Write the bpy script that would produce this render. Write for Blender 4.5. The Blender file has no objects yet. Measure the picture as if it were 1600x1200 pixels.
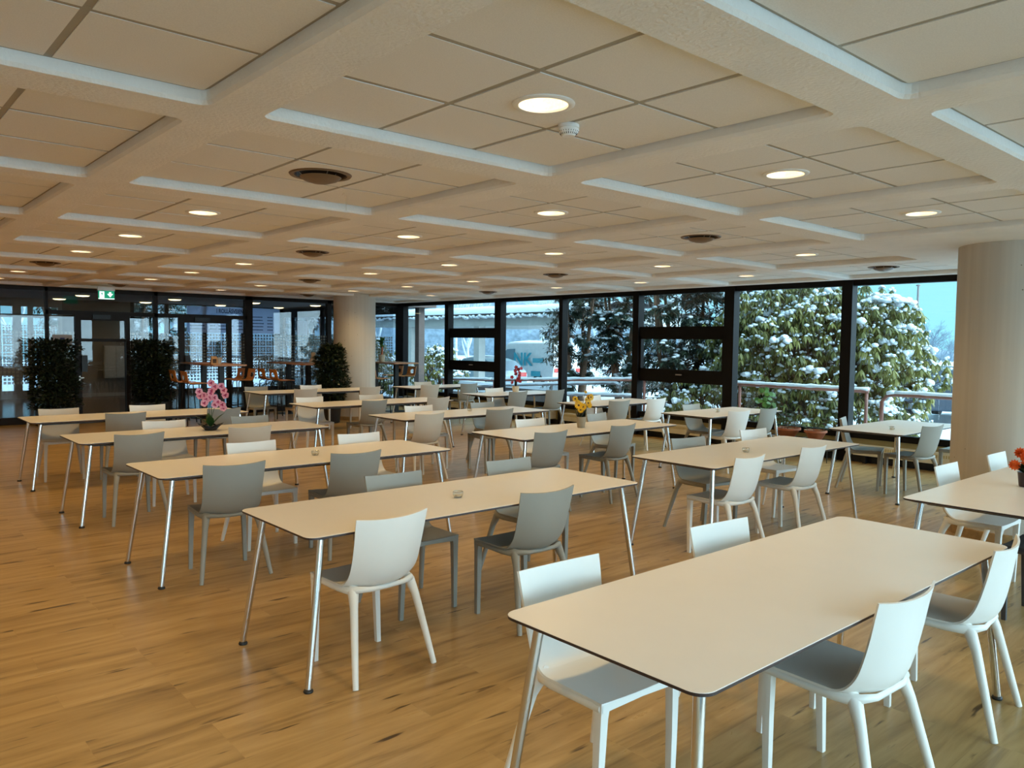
import bpy, bmesh, math, random
import numpy as np
from mathutils import Vector, Matrix
D = bpy.data
SC = bpy.context.scene
COL = SC.collection
RND = random.Random(7)
PI = math.pi

# ------------------------------------------------------------------ helpers
class MB:
    """collects shapes, then links them as ONE mesh object"""
    def __init__(s): s.v = []; s.f = []; s.m = []
    def add(s, vs, fs, mi=0):
        o = len(s.v); s.v += [tuple(p) for p in vs]
        s.f += [tuple(i + o for i in f) for f in fs]; s.m += [mi] * len(fs); return s
    def box(s, x0, x1, y0, y1, z0, z1, mi=0):
        vs = [(x0,y0,z0),(x1,y0,z0),(x1,y1,z0),(x0,y1,z0),(x0,y0,z1),(x1,y0,z1),(x1,y1,z1),(x0,y1,z1)]
        return s.add(vs, [(0,3,2,1),(4,5,6,7),(0,1,5,4),(1,2,6,5),(2,3,7,6),(3,0,4,7)], mi)
    def tube(s, pts, rad, seg=10, mi=0, cap=True, sq=1.0):
        pts = [Vector(p) for p in pts]; n = len(pts)
        if not hasattr(rad, '__len__'): rad = [rad] * n
        ref = Vector((0,0,1)); vs = []; prev = None
        for i, p in enumerate(pts):
            d = (pts[min(i+1,n-1)] - pts[max(i-1,0)]).normalized()
            if prev is None:
                a = d.cross(Vector((0,0,1)) if abs(d.z) < .9 else Vector((1,0,0))).normalized()
            else:
                a = (prev - d * prev.dot(d)).normalized()
            prev = a; b = d.cross(a)
            for k in range(seg):
                t = 2*PI*k/seg; vs.append(p + (a*math.cos(t) + b*math.sin(t)*sq) * rad[i])
        fs = []
        for i in range(n-1):
            for k in range(seg):
                k2 = (k+1) % seg; fs.append((i*seg+k, i*seg+k2, (i+1)*seg+k2, (i+1)*seg+k))
        if cap: fs.append(tuple(range(seg))[::-1]); fs.append(tuple(range((n-1)*seg, n*seg)))
        return s.add(vs, fs, mi)
    def lathe(s, prof, c=(0,0,0), seg=24, mi=0, close=True):
        vs = []; n = len(prof)
        for r, z in prof:
            for k in range(seg):
                t = 2*PI*k/seg; vs.append((c[0]+r*math.cos(t), c[1]+r*math.sin(t), c[2]+z))
        fs = []
        for i in range(n-1):
            for k in range(seg):
                k2 = (k+1) % seg; fs.append((i*seg+k, i*seg+k2, (i+1)*seg+k2, (i+1)*seg+k))
        if close:
            if prof[0][0] > 1e-5: fs.append(tuple(range(seg))[::-1])
            if prof[-1][0] > 1e-5: fs.append(tuple(range((n-1)*seg, n*seg)))
        return s.add(vs, fs, mi)
    def prism(s, pts2, z0, z1, mi=0, mi_side=None):
        n = len(pts2)
        vs = [(x,y,z0) for x,y in pts2] + [(x,y,z1) for x,y in pts2]
        s.add(vs, [tuple(range(n))[::-1], tuple(range(n, 2*n))], mi)
        s.add(vs, [(i, (i+1) % n, n+(i+1) % n, n+i) for i in range(n)], mi if mi_side is None else mi_side)
        return s
    def build(s, name, mats, parent=None, smooth=False, loc=None, angle=None):
        me = D.meshes.new(name)
        me.from_pydata(s.v, [], s.f)
        if not isinstance(mats, (list, tuple)): mats = [mats]
        for m in mats: me.materials.append(m)
        if len(mats) > 1: me.polygons.foreach_set('material_index', s.m)
        me.validate()
        bm = bmesh.new(); bm.from_mesh(me)
        bmesh.ops.remove_doubles(bm, verts=bm.verts, dist=1e-6) if smooth else None
        bmesh.ops.recalc_face_normals(bm, faces=bm.faces) if smooth else None
        bm.to_mesh(me); bm.free()
        if smooth:
            me.polygons.foreach_set('use_smooth', [True]*len(me.polygons))
            if angle is not None:
                try: me.set_sharp_from_angle(angle=math.radians(angle))
                except Exception: pass
        me.update()
        o = D.objects.new(name, me); COL.objects.link(o)
        if parent: o.parent = parent
        if loc: o.location = loc
        return o

def tag(o, label=None, cat=None, group=None, kind=None):
    if label: o['label'] = label
    if cat: o['category'] = cat
    if group: o['group'] = group
    if kind: o['kind'] = kind
    return o
def empty(name, loc=(0,0,0), rz=0, label=None, cat=None, group=None):
    o = D.objects.new(name, None); COL.objects.link(o); o.empty_display_size = .05
    o.location = loc; o.rotation_euler = (0,0,rz); return tag(o, label, cat, group)
def copy_tree(o, parent=None):
    c = o.copy(); COL.objects.link(c)
    if parent: c.parent = parent
    for ch in list(o.children): copy_tree(ch, c)
    return c
def struct(o): o['kind'] = 'structure'; return o
def bevel(o, w, seg=2):
    m = o.modifiers.new('bevel', 'BEVEL'); m.width = w; m.segments = seg; m.limit_method = 'ANGLE'; return o
def rrect(x0, x1, y0, y1, r, n=6):
    pts = []
    for cx, cy, a0 in ((x1-r, y1-r, 0), (x0+r, y1-r, PI/2), (x0+r, y0+r, PI), (x1-r, y0+r, 1.5*PI)):
        for k in range(n+1):
            t = a0 + PI/2*k/n; pts.append((cx + r*math.cos(t), cy + r*math.sin(t)))
    return pts

# ------------------------------------------------------------------ materials
def nodes(name):
    m = D.materials.new(name); m.use_nodes = True; nt = m.node_tree; nt.nodes.clear()
    out = nt.nodes.new('ShaderNodeOutputMaterial'); return m, nt, out
def N(nt, t, **kw):
    n = nt.nodes.new(t)
    for k, v in kw.items():
        if k in n.inputs: n.inputs[k].default_value = v
        else: setattr(n, k, v)
    return n
def ramp(nt, fac, stops):
    r = nt.nodes.new('ShaderNodeValToRGB'); nt.links.new(fac, r.inputs[0])
    el = r.color_ramp.elements
    while len(el) < len(stops): el.new(.5)
    for e, (p, c) in zip(el, stops): e.position = p; e.color = (*c, 1) if len(c) == 3 else c
    return r.outputs[0]
def pbr(name, col, rough=.5, metal=0, spec=.5, noise=None, bump=None, var=None, emit=None, coat=0):
    """procedural surface: base colour with a soft noise variation, optional bump"""
    m, nt, out = nodes(name); L = nt.links
    b = N(nt, 'ShaderNodeBsdfPrincipled'); L.new(b.outputs[0], out.inputs[0])
    b.inputs['Roughness'].default_value = rough; b.inputs['Metallic'].default_value = metal
    b.inputs['Specular IOR Level'].default_value = spec
    if coat: b.inputs['Coat Weight'].default_value = coat; b.inputs['Coat Roughness'].default_value = .1
    tc = N(nt, 'ShaderNodeTexCoord')
    nz = N(nt, 'ShaderNodeTexNoise'); nz.inputs['Scale'].default_value = noise or 6; nz.inputs['Detail'].default_value = 4
    L.new(tc.outputs['Object'], nz.inputs['Vector'])
    v = var if var is not None else .06
    c0 = tuple(max(0, c*(1-v)) for c in col); c1 = tuple(min(1, c*(1+v)) for c in col)
    L.new(ramp(nt, nz.outputs[0], [(.3, c0), (.7, c1)]), b.inputs['Base Color'])
    if bump:
        sc, st, dist = bump
        n2 = N(nt, 'ShaderNodeTexNoise'); n2.inputs['Scale'].default_value = sc; n2.inputs['Detail'].default_value = 5
        L.new(tc.outputs['Object'], n2.inputs['Vector'])
        bp = N(nt, 'ShaderNodeBump'); bp.inputs['Strength'].default_value = st; bp.inputs['Distance'].default_value = dist
        L.new(n2.outputs[0], bp.inputs['Height']); L.new(bp.outputs[0], b.inputs['Normal'])
    if emit:
        b.inputs['Emission Color'].default_value = (*emit[0], 1); b.inputs['Emission Strength'].default_value = emit[1]
    return m
def leafmat(name, c0, c1, rough=.45, trans=.25, scale=9):
    m, nt, out = nodes(name); L = nt.links
    g = N(nt, 'ShaderNodeNewGeometry'); tc = N(nt, 'ShaderNodeTexCoord')
    nz = N(nt, 'ShaderNodeTexNoise'); nz.inputs['Scale'].default_value = scale
    L.new(tc.outputs['Object'], nz.inputs['Vector'])
    col = ramp(nt, nz.outputs[0], [(.35, c0), (.65, c1)])
    b = N(nt, 'ShaderNodeBsdfPrincipled'); b.inputs['Roughness'].default_value = rough
    t = N(nt, 'ShaderNodeBsdfTranslucent'); mx = N(nt, 'ShaderNodeMixShader'); mx.inputs[0].default_value = trans
    L.new(col, b.inputs['Base Color']); L.new(col, t.inputs[0])
    L.new(b.outputs[0], mx.inputs[1]); L.new(t.outputs[0], mx.inputs[2]); L.new(mx.outputs[0], out.inputs[0])
    return m
def glassmat(name, tint=(1,1,1), ior=1.45, rough=0.0, extra=0.0):
    m, nt, out = nodes(name); L = nt.links
    lw = N(nt, 'ShaderNodeLayerWeight'); lw.inputs[0].default_value = .5
    pw = N(nt, 'ShaderNodeMath', operation='POWER'); L.new(lw.outputs['Facing'], pw.inputs[0]); pw.inputs[1].default_value = 5
    f0 = ((ior-1)/(ior+1))**2
    f = N(nt, 'ShaderNodeMath', operation='MULTIPLY_ADD'); L.new(pw.outputs[0], f.inputs[0]); f.inputs[1].default_value = 1-f0; f.inputs[2].default_value = f0
    t = N(nt, 'ShaderNodeBsdfTransparent'); t.inputs[0].default_value = (*tint, 1)
    g = N(nt, 'ShaderNodeBsdfGlossy'); g.inputs['Roughness'].default_value = rough
    mx = N(nt, 'ShaderNodeMixShader')
    # faint smudges vary the clarity a little
    tc = N(nt, 'ShaderNodeTexCoord'); nz = N(nt, 'ShaderNodeTexNoise'); nz.inputs['Scale'].default_value = 1.5
    L.new(tc.outputs['Object'], nz.inputs['Vector'])
    mt = N(nt, 'ShaderNodeMath', operation='MULTIPLY_ADD'); L.new(nz.outputs[0], mt.inputs[0])
    mt.inputs[1].default_value = .01; L.new(f.outputs[0], mt.inputs[2])
    ad = N(nt, 'ShaderNodeMath', operation='ADD'); ad.inputs[1].default_value = extra; L.new(mt.outputs[0], ad.inputs[0])
    L.new(ad.outputs[0], mx.inputs[0]); L.new(t.outputs[0], mx.inputs[1]); L.new(g.outputs[0], mx.inputs[2]); L.new(mx.outputs[0], out.inputs[0])
    return m

def translucent(name, col):
    m, nt, out = nodes(name); L = nt.links
    tc = N(nt, 'ShaderNodeTexCoord'); nz = N(nt, 'ShaderNodeTexNoise'); nz.inputs['Scale'].default_value = 2; L.new(tc.outputs['Object'], nz.inputs['Vector'])
    c = ramp(nt, nz.outputs[0], [(.3, tuple(v*.94 for v in col)), (.7, col)])
    d = N(nt, 'ShaderNodeBsdfDiffuse'); t = N(nt, 'ShaderNodeBsdfTranslucent'); p = N(nt, 'ShaderNodeBsdfTransparent'); p.inputs[0].default_value = (.7,.75,.95,1)
    L.new(c, d.inputs[0]); L.new(c, t.inputs[0])
    a = N(nt, 'ShaderNodeMixShader'); a.inputs[0].default_value = .7; L.new(d.outputs[0], a.inputs[1]); L.new(t.outputs[0], a.inputs[2])
    b = N(nt, 'ShaderNodeMixShader'); b.inputs[0].default_value = .18; L.new(a.outputs[0], b.inputs[1]); L.new(p.outputs[0], b.inputs[2]); L.new(b.outputs[0], out.inputs[0]); return m

def wood_floor():
    m, nt, out = nodes('oak_plank_floor'); L = nt.links
    tc = N(nt, 'ShaderNodeTexCoord')
    br = N(nt, 'ShaderNodeTexBrick'); br.offset = .37; br.offset_frequency = 3
    br.inputs['Scale'].default_value = 1; br.inputs['Mortar Size'].default_value = .0012
    br.inputs['Brick Width'].default_value = 1.22; br.inputs['Row Height'].default_value = .185
    br.inputs['Color1'].default_value = (0,0,0,1); br.inputs['Color2'].default_value = (1,1,1,1); br.inputs['Mortar'].default_value = (.4,.4,.4,1)
    L.new(tc.outputs['Object'], br.inputs['Vector'])
    # offset the grain plank by plank
    sep = N(nt, 'ShaderNodeVectorMath', operation='MULTIPLY_ADD'); L.new(br.outputs['Color'], sep.inputs[0]); sep.inputs[1].default_value = (3,7,0); L.new(tc.outputs['Object'], sep.inputs[2])
    mp = N(nt, 'ShaderNodeMapping'); mp.inputs['Scale'].default_value = (.7, 6.5, 1); L.new(sep.outputs[0], mp.inputs[0])
    n1 = N(nt, 'ShaderNodeTexNoise'); n1.inputs['Scale'].default_value = 1.6; n1.inputs['Detail'].default_value = 8; n1.inputs['Roughness'].default_value = .62; n1.inputs['Distortion'].default_value = .6
    L.new(mp.outputs[0], n1.inputs['Vector'])
    mp2 = N(nt, 'ShaderNodeMapping'); mp2.inputs['Scale'].default_value = (2.2, 17, 1); L.new(sep.outputs[0], mp2.inputs[0])
    n2 = N(nt, 'ShaderNodeTexNoise'); n2.inputs['Scale'].default_value = 1.2; n2.inputs['Detail'].default_value = 3; L.new(mp2.outputs[0], n2.inputs['Vector'])
    base = ramp(nt, n1.outputs[0], [(.30, (.235,.138,.050)), (.47, (.41,.26,.098)), (.70, (.53,.355,.155))])
    pl = N(nt, 'ShaderNodeMixRGB', blend_type='MULTIPLY'); pl.inputs[0].default_value = .45
    L.new(base, pl.inputs[1]); L.new(ramp(nt, br.outputs['Color'], [(0,(.66,.64,.60)),(1,(1.0,1.0,1.0))]), pl.inputs[2])
    kn = ramp(nt, n2.outputs[0], [(.29, (.10,.07,.04)), (.36, (1,1,1))])
    k2 = N(nt, 'ShaderNodeMixRGB', blend_type='MULTIPLY'); k2.inputs[0].default_value = .9
    L.new(pl.outputs[0], k2.inputs[1]); L.new(kn, k2.inputs[2])
    b = N(nt, 'ShaderNodeBsdfPrincipled'); L.new(k2.outputs[0], b.inputs['Base Color'])
    L.new(ramp(nt, n1.outputs[0], [(.3,(.36,.36,.36)),(.7,(.27,.27,.27))]), b.inputs['Roughness'])
    b.inputs['Specular IOR Level'].default_value = .42
    bp = N(nt, 'ShaderNodeBump'); bp.inputs['Strength'].default_value = .12; bp.inputs['Distance'].default_value = .002
    L.new(n1.outputs[0], bp.inputs['Height']); L.new(bp.outputs[0], b.inputs['Normal'])
    L.new(b.outputs[0], out.inputs[0]); return m

def concrete(name, c0, c1):
    m, nt, out = nodes(name); L = nt.links
    tc = N(nt, 'ShaderNodeTexCoord')
    mp = N(nt, 'ShaderNodeMapping'); mp.inputs['Scale'].default_value = (14,14,.25); L.new(tc.outputs['Object'], mp.inputs[0])
    n1 = N(nt, 'ShaderNodeTexNoise'); n1.inputs['Scale'].default_value = 1; n1.inputs['Detail'].default_value = 5; L.new(mp.outputs[0], n1.inputs['Vector'])
    col = ramp(nt, n1.outputs[0], [(.3,c0),(.7,c1)])
    vo = N(nt, 'ShaderNodeTexVoronoi'); vo.inputs['Scale'].default_value = 9; L.new(tc.outputs['Object'], vo.inputs['Vector'])
    pit = ramp(nt, vo.outputs['Distance'], [(.045,(.18,.14,.1)),(.065,(1,1,1))])
    mx = N(nt, 'ShaderNodeMixRGB', blend_type='MULTIPLY'); mx.inputs[0].default_value = .8; L.new(col, mx.inputs[1]); L.new(pit, mx.inputs[2])
    b = N(nt, 'ShaderNodeBsdfPrincipled'); b.inputs['Roughness'].default_value = .75; L.new(mx.outputs[0], b.inputs['Base Color'])
    bp = N(nt, 'ShaderNodeBump'); bp.inputs['Strength'].default_value = .15; bp.inputs['Distance'].default_value = .01
    L.new(n1.outputs[0], bp.inputs['Height']); L.new(bp.outputs[0], b.inputs['Normal'])
    L.new(b.outputs[0], out.inputs[0]); return m

def filmmat():
    """etched squares on clear film: frosted where the square is, clear between"""
    m, nt, out = nodes('frosted_square_film'); L = nt.links
    tc = N(nt, 'ShaderNodeTexCoord'); br = N(nt, 'ShaderNodeTexBrick'); br.offset = 0
    br.inputs['Scale'].default_value = 1; br.inputs['Brick Width'].default_value = .068; br.inputs['Row Height'].default_value = .068
    br.inputs['Mortar Size'].default_value = .011; br.inputs['Mortar Smooth'].default_value = 0
    br.inputs['Color1'].default_value = (1,1,1,1); br.inputs['Color2'].default_value = (1,1,1,1); br.inputs['Mortar'].default_value = (0,0,0,1)
    sx = N(nt, 'ShaderNodeSeparateXYZ'); L.new(tc.outputs['Object'], sx.inputs[0])
    ax = N(nt, 'ShaderNodeMath', operation='ADD'); L.new(sx.outputs[0], ax.inputs[0]); L.new(sx.outputs[1], ax.inputs[1])
    cx = N(nt, 'ShaderNodeCombineXYZ'); L.new(ax.outputs[0], cx.inputs[0]); L.new(sx.outputs[2], cx.inputs[1]); L.new(cx.outputs[0], br.inputs['Vector'])
    t = N(nt, 'ShaderNodeBsdfTransparent'); d = N(nt, 'ShaderNodeBsdfDiffuse'); d.inputs[0].default_value = (.50,.45,.36,1)
    t2 = N(nt, 'ShaderNodeBsdfTransparent'); t2.inputs[0].default_value = (.75,.75,.75,1)
    m1 = N(nt, 'ShaderNodeMixShader'); m1.inputs[0].default_value = .80; L.new(t2.outputs[0], m1.inputs[1]); L.new(d.outputs[0], m1.inputs[2])
    m2 = N(nt, 'ShaderNodeMixShader'); L.new(br.outputs['Color'], m2.inputs[0]); L.new(t.outputs[0], m2.inputs[1]); L.new(m1.outputs[0], m2.inputs[2])
    L.new(m2.outputs[0], out.inputs[0]); return m

def tilefloor():
    m, nt, out = nodes('lobby_tile_floor'); L = nt.links
    tc = N(nt, 'ShaderNodeTexCoord'); br = N(nt, 'ShaderNodeTexBrick'); br.offset = 0
    br.inputs['Scale'].default_value = 1; br.inputs['Brick Width'].default_value = .3; br.inputs['Row Height'].default_value = .3; br.inputs['Mortar Size'].default_value = .008
    br.inputs['Color1'].default_value = (.05,.035,.028,1); br.inputs['Color2'].default_value = (.07,.045,.035,1); br.inputs['Mortar'].default_value = (.02,.017,.015,1)
    L.new(tc.outputs['Object'], br.inputs['Vector'])
    b = N(nt, 'ShaderNodeBsdfPrincipled'); b.inputs['Roughness'].default_value = .18; L.new(br.outputs['Color'], b.inputs['Base Color']); L.new(b.outputs[0], out.inputs[0])
    return m

M = {}
M['floor'] = wood_floor()
M['beam'] = pbr('rough_white_plaster', (.80,.775,.735), .85, noise=3, var=.04, bump=(55,.8,.006))
M['tile'] = pbr('acoustic_ceiling_tile', (.77,.75,.715), .95, noise=220, var=.05, bump=(300,.2,.001))
M['tbar'] = pbr('ceiling_grid_bar', (.36,.33,.27), .7)
M['frame'] = pbr('dark_bronze_window_frame', (.005,.004,.004), .55, spec=.15)
M['frame2'] = pbr('brown_partition_frame', (.018,.012,.009), .5, spec=.2)
M['sillwall'] = pbr('ochre_painted_wall', (.42,.33,.14), .8)
M['cream'] = pbr('cream_enamel', (.62,.55,.40), .45)
M['plinth'] = pbr('black_plinth', (.008,.008,.009), .5)
M['wall'] = pbr('beige_painted_wall', (.60,.52,.42), .85, bump=(60,.1,.002))
M['glass'] = glassmat('clear_window_glass', (.97,.985,.98))
M['lglass'] = glassmat('grey_tinted_lobby_glass', (.84,.86,.88))
M['film'] = filmmat()
M['concrete'] = concrete('boarded_pale_concrete', (.50,.46,.40), (.58,.54,.47))
M['skirt'] = pbr('wooden_skirting', (.33,.21,.09), .45, noise=20, var=.2)
M['lam'] = pbr('white_laminate', (.80,.775,.735), .28, spec=.5, var=.01)
M['edge'] = pbr('dark_compact_edge', (.035,.022,.022), .4)
M['chrome'] = pbr('chrome', (.72,.72,.72), .12, metal=1, var=.02)
M['foot'] = pbr('black_rubber', (.01,.01,.01), .5)
M['w'] = pbr('white_polypropylene', (.78,.77,.73), .42, var=.015, bump=(400,.08,.0006))
M['b'] = pbr('beige_polypropylene', (.56,.50,.41), .45, var=.02, bump=(400,.08,.0006))
M['g'] = pbr('grey_polypropylene', (.30,.295,.26), .5, var=.02, bump=(400,.08,.0006))
M['d'] = pbr('charcoal_polypropylene', (.055,.055,.06), .5, var=.02)
M['whitep'] = pbr('white_plastic', (.8,.8,.78), .4)
M['dark'] = pbr('dark_brown_metal', (.035,.024,.018), .4)
M['brownm'] = pbr('brown_enamel', (.16,.095,.05), .45)
M['refl'] = pbr('lamp_reflector', (.8,.7,.5), .3, metal=.6, noise=60, var=.3, emit=((1,.68,.36), .95))
M['bulb'] = pbr('lamp_bulb', (1,.95,.85), .3, emit=((1,.9,.75), 5.0))
M['black'] = pbr('black_powder_coat', (.006,.006,.006), .45)
M['orange'] = pbr('orange_beech_plywood', (.50,.20,.045), .4, noise=30, var=.18)
M['beech'] = pbr('beech_tabletop', (.42,.21,.10), .4, noise=20, var=.15)
M['terra'] = pbr('terracotta', (.36,.12,.06), .7, noise=12, var=.2)
M['purple'] = pbr('dark_purple_pot', (.022,.010,.016), .35)
M['greypot'] = pbr('grey_beige_pot', (.30,.26,.19), .6)
M['creampot'] = pbr('cream_pot', (.6,.52,.38), .6)
M['blackpot'] = pbr('black_planter', (.012,.010,.009), .5)
M['ficus'] = leafmat('ficus_leaf', (.008,.014,.006), (.030,.045,.018), .35, .1)
M['bark'] = pbr('bark', (.07,.045,.03), .9, noise=20, var=.4)
M['leafg'] = leafmat('houseplant_leaf', (.04,.12,.025), (.10,.26,.05), .4, .25)
M['orchleaf'] = leafmat('orchid_leaf', (.015,.05,.012), (.03,.09,.02), .35, .1)
M['pink'] = leafmat('orchid_petal', (.72,.28,.42), (.86,.48,.58), .5, .25, 60)
M['magenta'] = pbr('orchid_lip', (.35,.01,.09), .5)
M['yellow'] = leafmat('yellow_petal', (.80,.42,.01), (.92,.60,.03), .5, .2, 50)
M['brownc'] = pbr('flower_centre', (.10,.03,.01), .8)
M['orangef'] = leafmat('orange_petal', (.75,.09,.01), (.85,.18,.03), .5, .2, 60)
M['redf'] = leafmat('red_petal', (.22,.01,.015), (.38,.02,.03), .5, .15, 50)
M['tglass'] = glassmat('tealight_glass', (.93,.93,.9), 1.5, .02, .10)
M['wax'] = pbr('candle_wax', (.7,.62,.5), .6)
M['snow'] = pbr('snow', (.66,.72,.78), .7, noise=2, var=.02, bump=(5,.3,.05))
M['snowlump'] = pbr('snow_lump', (.66,.72,.78), .75, noise=5, var=.02, bump=(25,.4,.02))
M['rhodo'] = leafmat('rhododendron_leaf', (.07,.085,.015), (.21,.20,.045), .45, .25, 3)
M['yew'] = leafmat('yew_needles', (.010,.022,.014), (.035,.055,.028), .6, .1, 4)
M['twig'] = pbr('dark_twig', (.10,.06,.04), .9)
M['trunk'] = pbr('brown_trunk', (.16,.085,.05), .9, noise=15, var=.3)
M['frost_haze'] = pbr('snowy_hazy_branch', (.42,.47,.50), .8, noise=4, var=.3)  # pale tone: snow on the branches plus distance haze put into the colour
M['hill'] = pbr('haze_tinted_wood', (.17,.23,.29), .95, noise=2, var=.3)  # blue-grey that puts the far-off mist into the surface colour
M['rail'] = pbr('rust_red_rail', (.17,.055,.035), .5)
M['railg'] = pbr('grey_rail', (.16,.14,.14), .5)
M['canopy'] = pbr('pale_grey_fascia', (.42,.42,.40), .7)
M['canopyd'] = pbr('brown_fascia', (.10,.07,.06), .7)
M['van'] = pbr('white_car_paint', (.60,.63,.64), .25, coat=.5)
M['car'] = pbr('silver_blue_car_paint', (.30,.38,.45), .25, coat=.5)
M['carr'] = pbr('dark_blue_car_paint', (.035,.055,.085), .25, coat=.5)
M['carglass'] = pbr('car_glass', (.10,.17,.22), .12)
M['tyre'] = pbr('tyre', (.02,.02,.02), .8)
M['teal'] = pbr('teal_lettering', (.01,.32,.42), .5)
M['redlamp'] = pbr('red_tail_lamp', (.6,.03,.02), .3)
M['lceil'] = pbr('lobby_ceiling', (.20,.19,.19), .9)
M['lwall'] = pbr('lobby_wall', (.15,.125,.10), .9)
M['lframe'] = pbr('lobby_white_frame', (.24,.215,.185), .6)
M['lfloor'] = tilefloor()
M['sign'] = translucent('pale_lilac_board', (.80,.83,.95))
M['signtext'] = pbr('dark_sign_lettering', (.02,.02,.05), .6)
M['paper'] = pbr('notice_paper', (.55,.45,.38), .8)
M['bluesq'] = pbr('blue_notice_print', (.08,.09,.28), .7)
M['mailbox'] = pbr('pale_mailbox', (.36,.34,.30), .6)
M['exitg'] = pbr('green_exit_panel', (.0,.12,.06), .4, emit=((0,.20,.10), 1.0))
M['exitw'] = pbr('white_exit_symbol', (.8,.8,.8), .4, emit=((.75,1,.92), 1.1))
M['lobbylamp'] = pbr('opal_lamp', (.9,.85,.7), .4, emit=((1,.78,.38), 3.2))
M['steel'] = pbr('brushed_steel', (.5,.47,.42), .35, metal=.8)
M['kraft'] = pbr('kraft_card', (.45,.27,.13), .8)

HOR, MID, ZEN, GLOW, LAMP, LCOL, EXPO = (.30,.76,.95), (.30,.70,.88), (.44,.80,1.0), (4.2,5.8,6.8), 30, (1,.67,.28), 0.5
# ------------------------------------------------------------------ setting
XE, YN, XW, YS = 11.2, 17.14, -3.2, -2.75      # east glass wall, north glass partition, west wall, south glass wall
ZB, ZT, ZC = 2.566, 2.618, 2.62               # beam underside, tile underside
U0, V0, A1, A2, P1, P2 = 1.362, 1.504, 1.615, 1.639, 1.8621, 1.8506

struct(MB().box(XW, XE+.1, YS, YN+.1, -.15, 0).build('floor', M['floor']))

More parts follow.
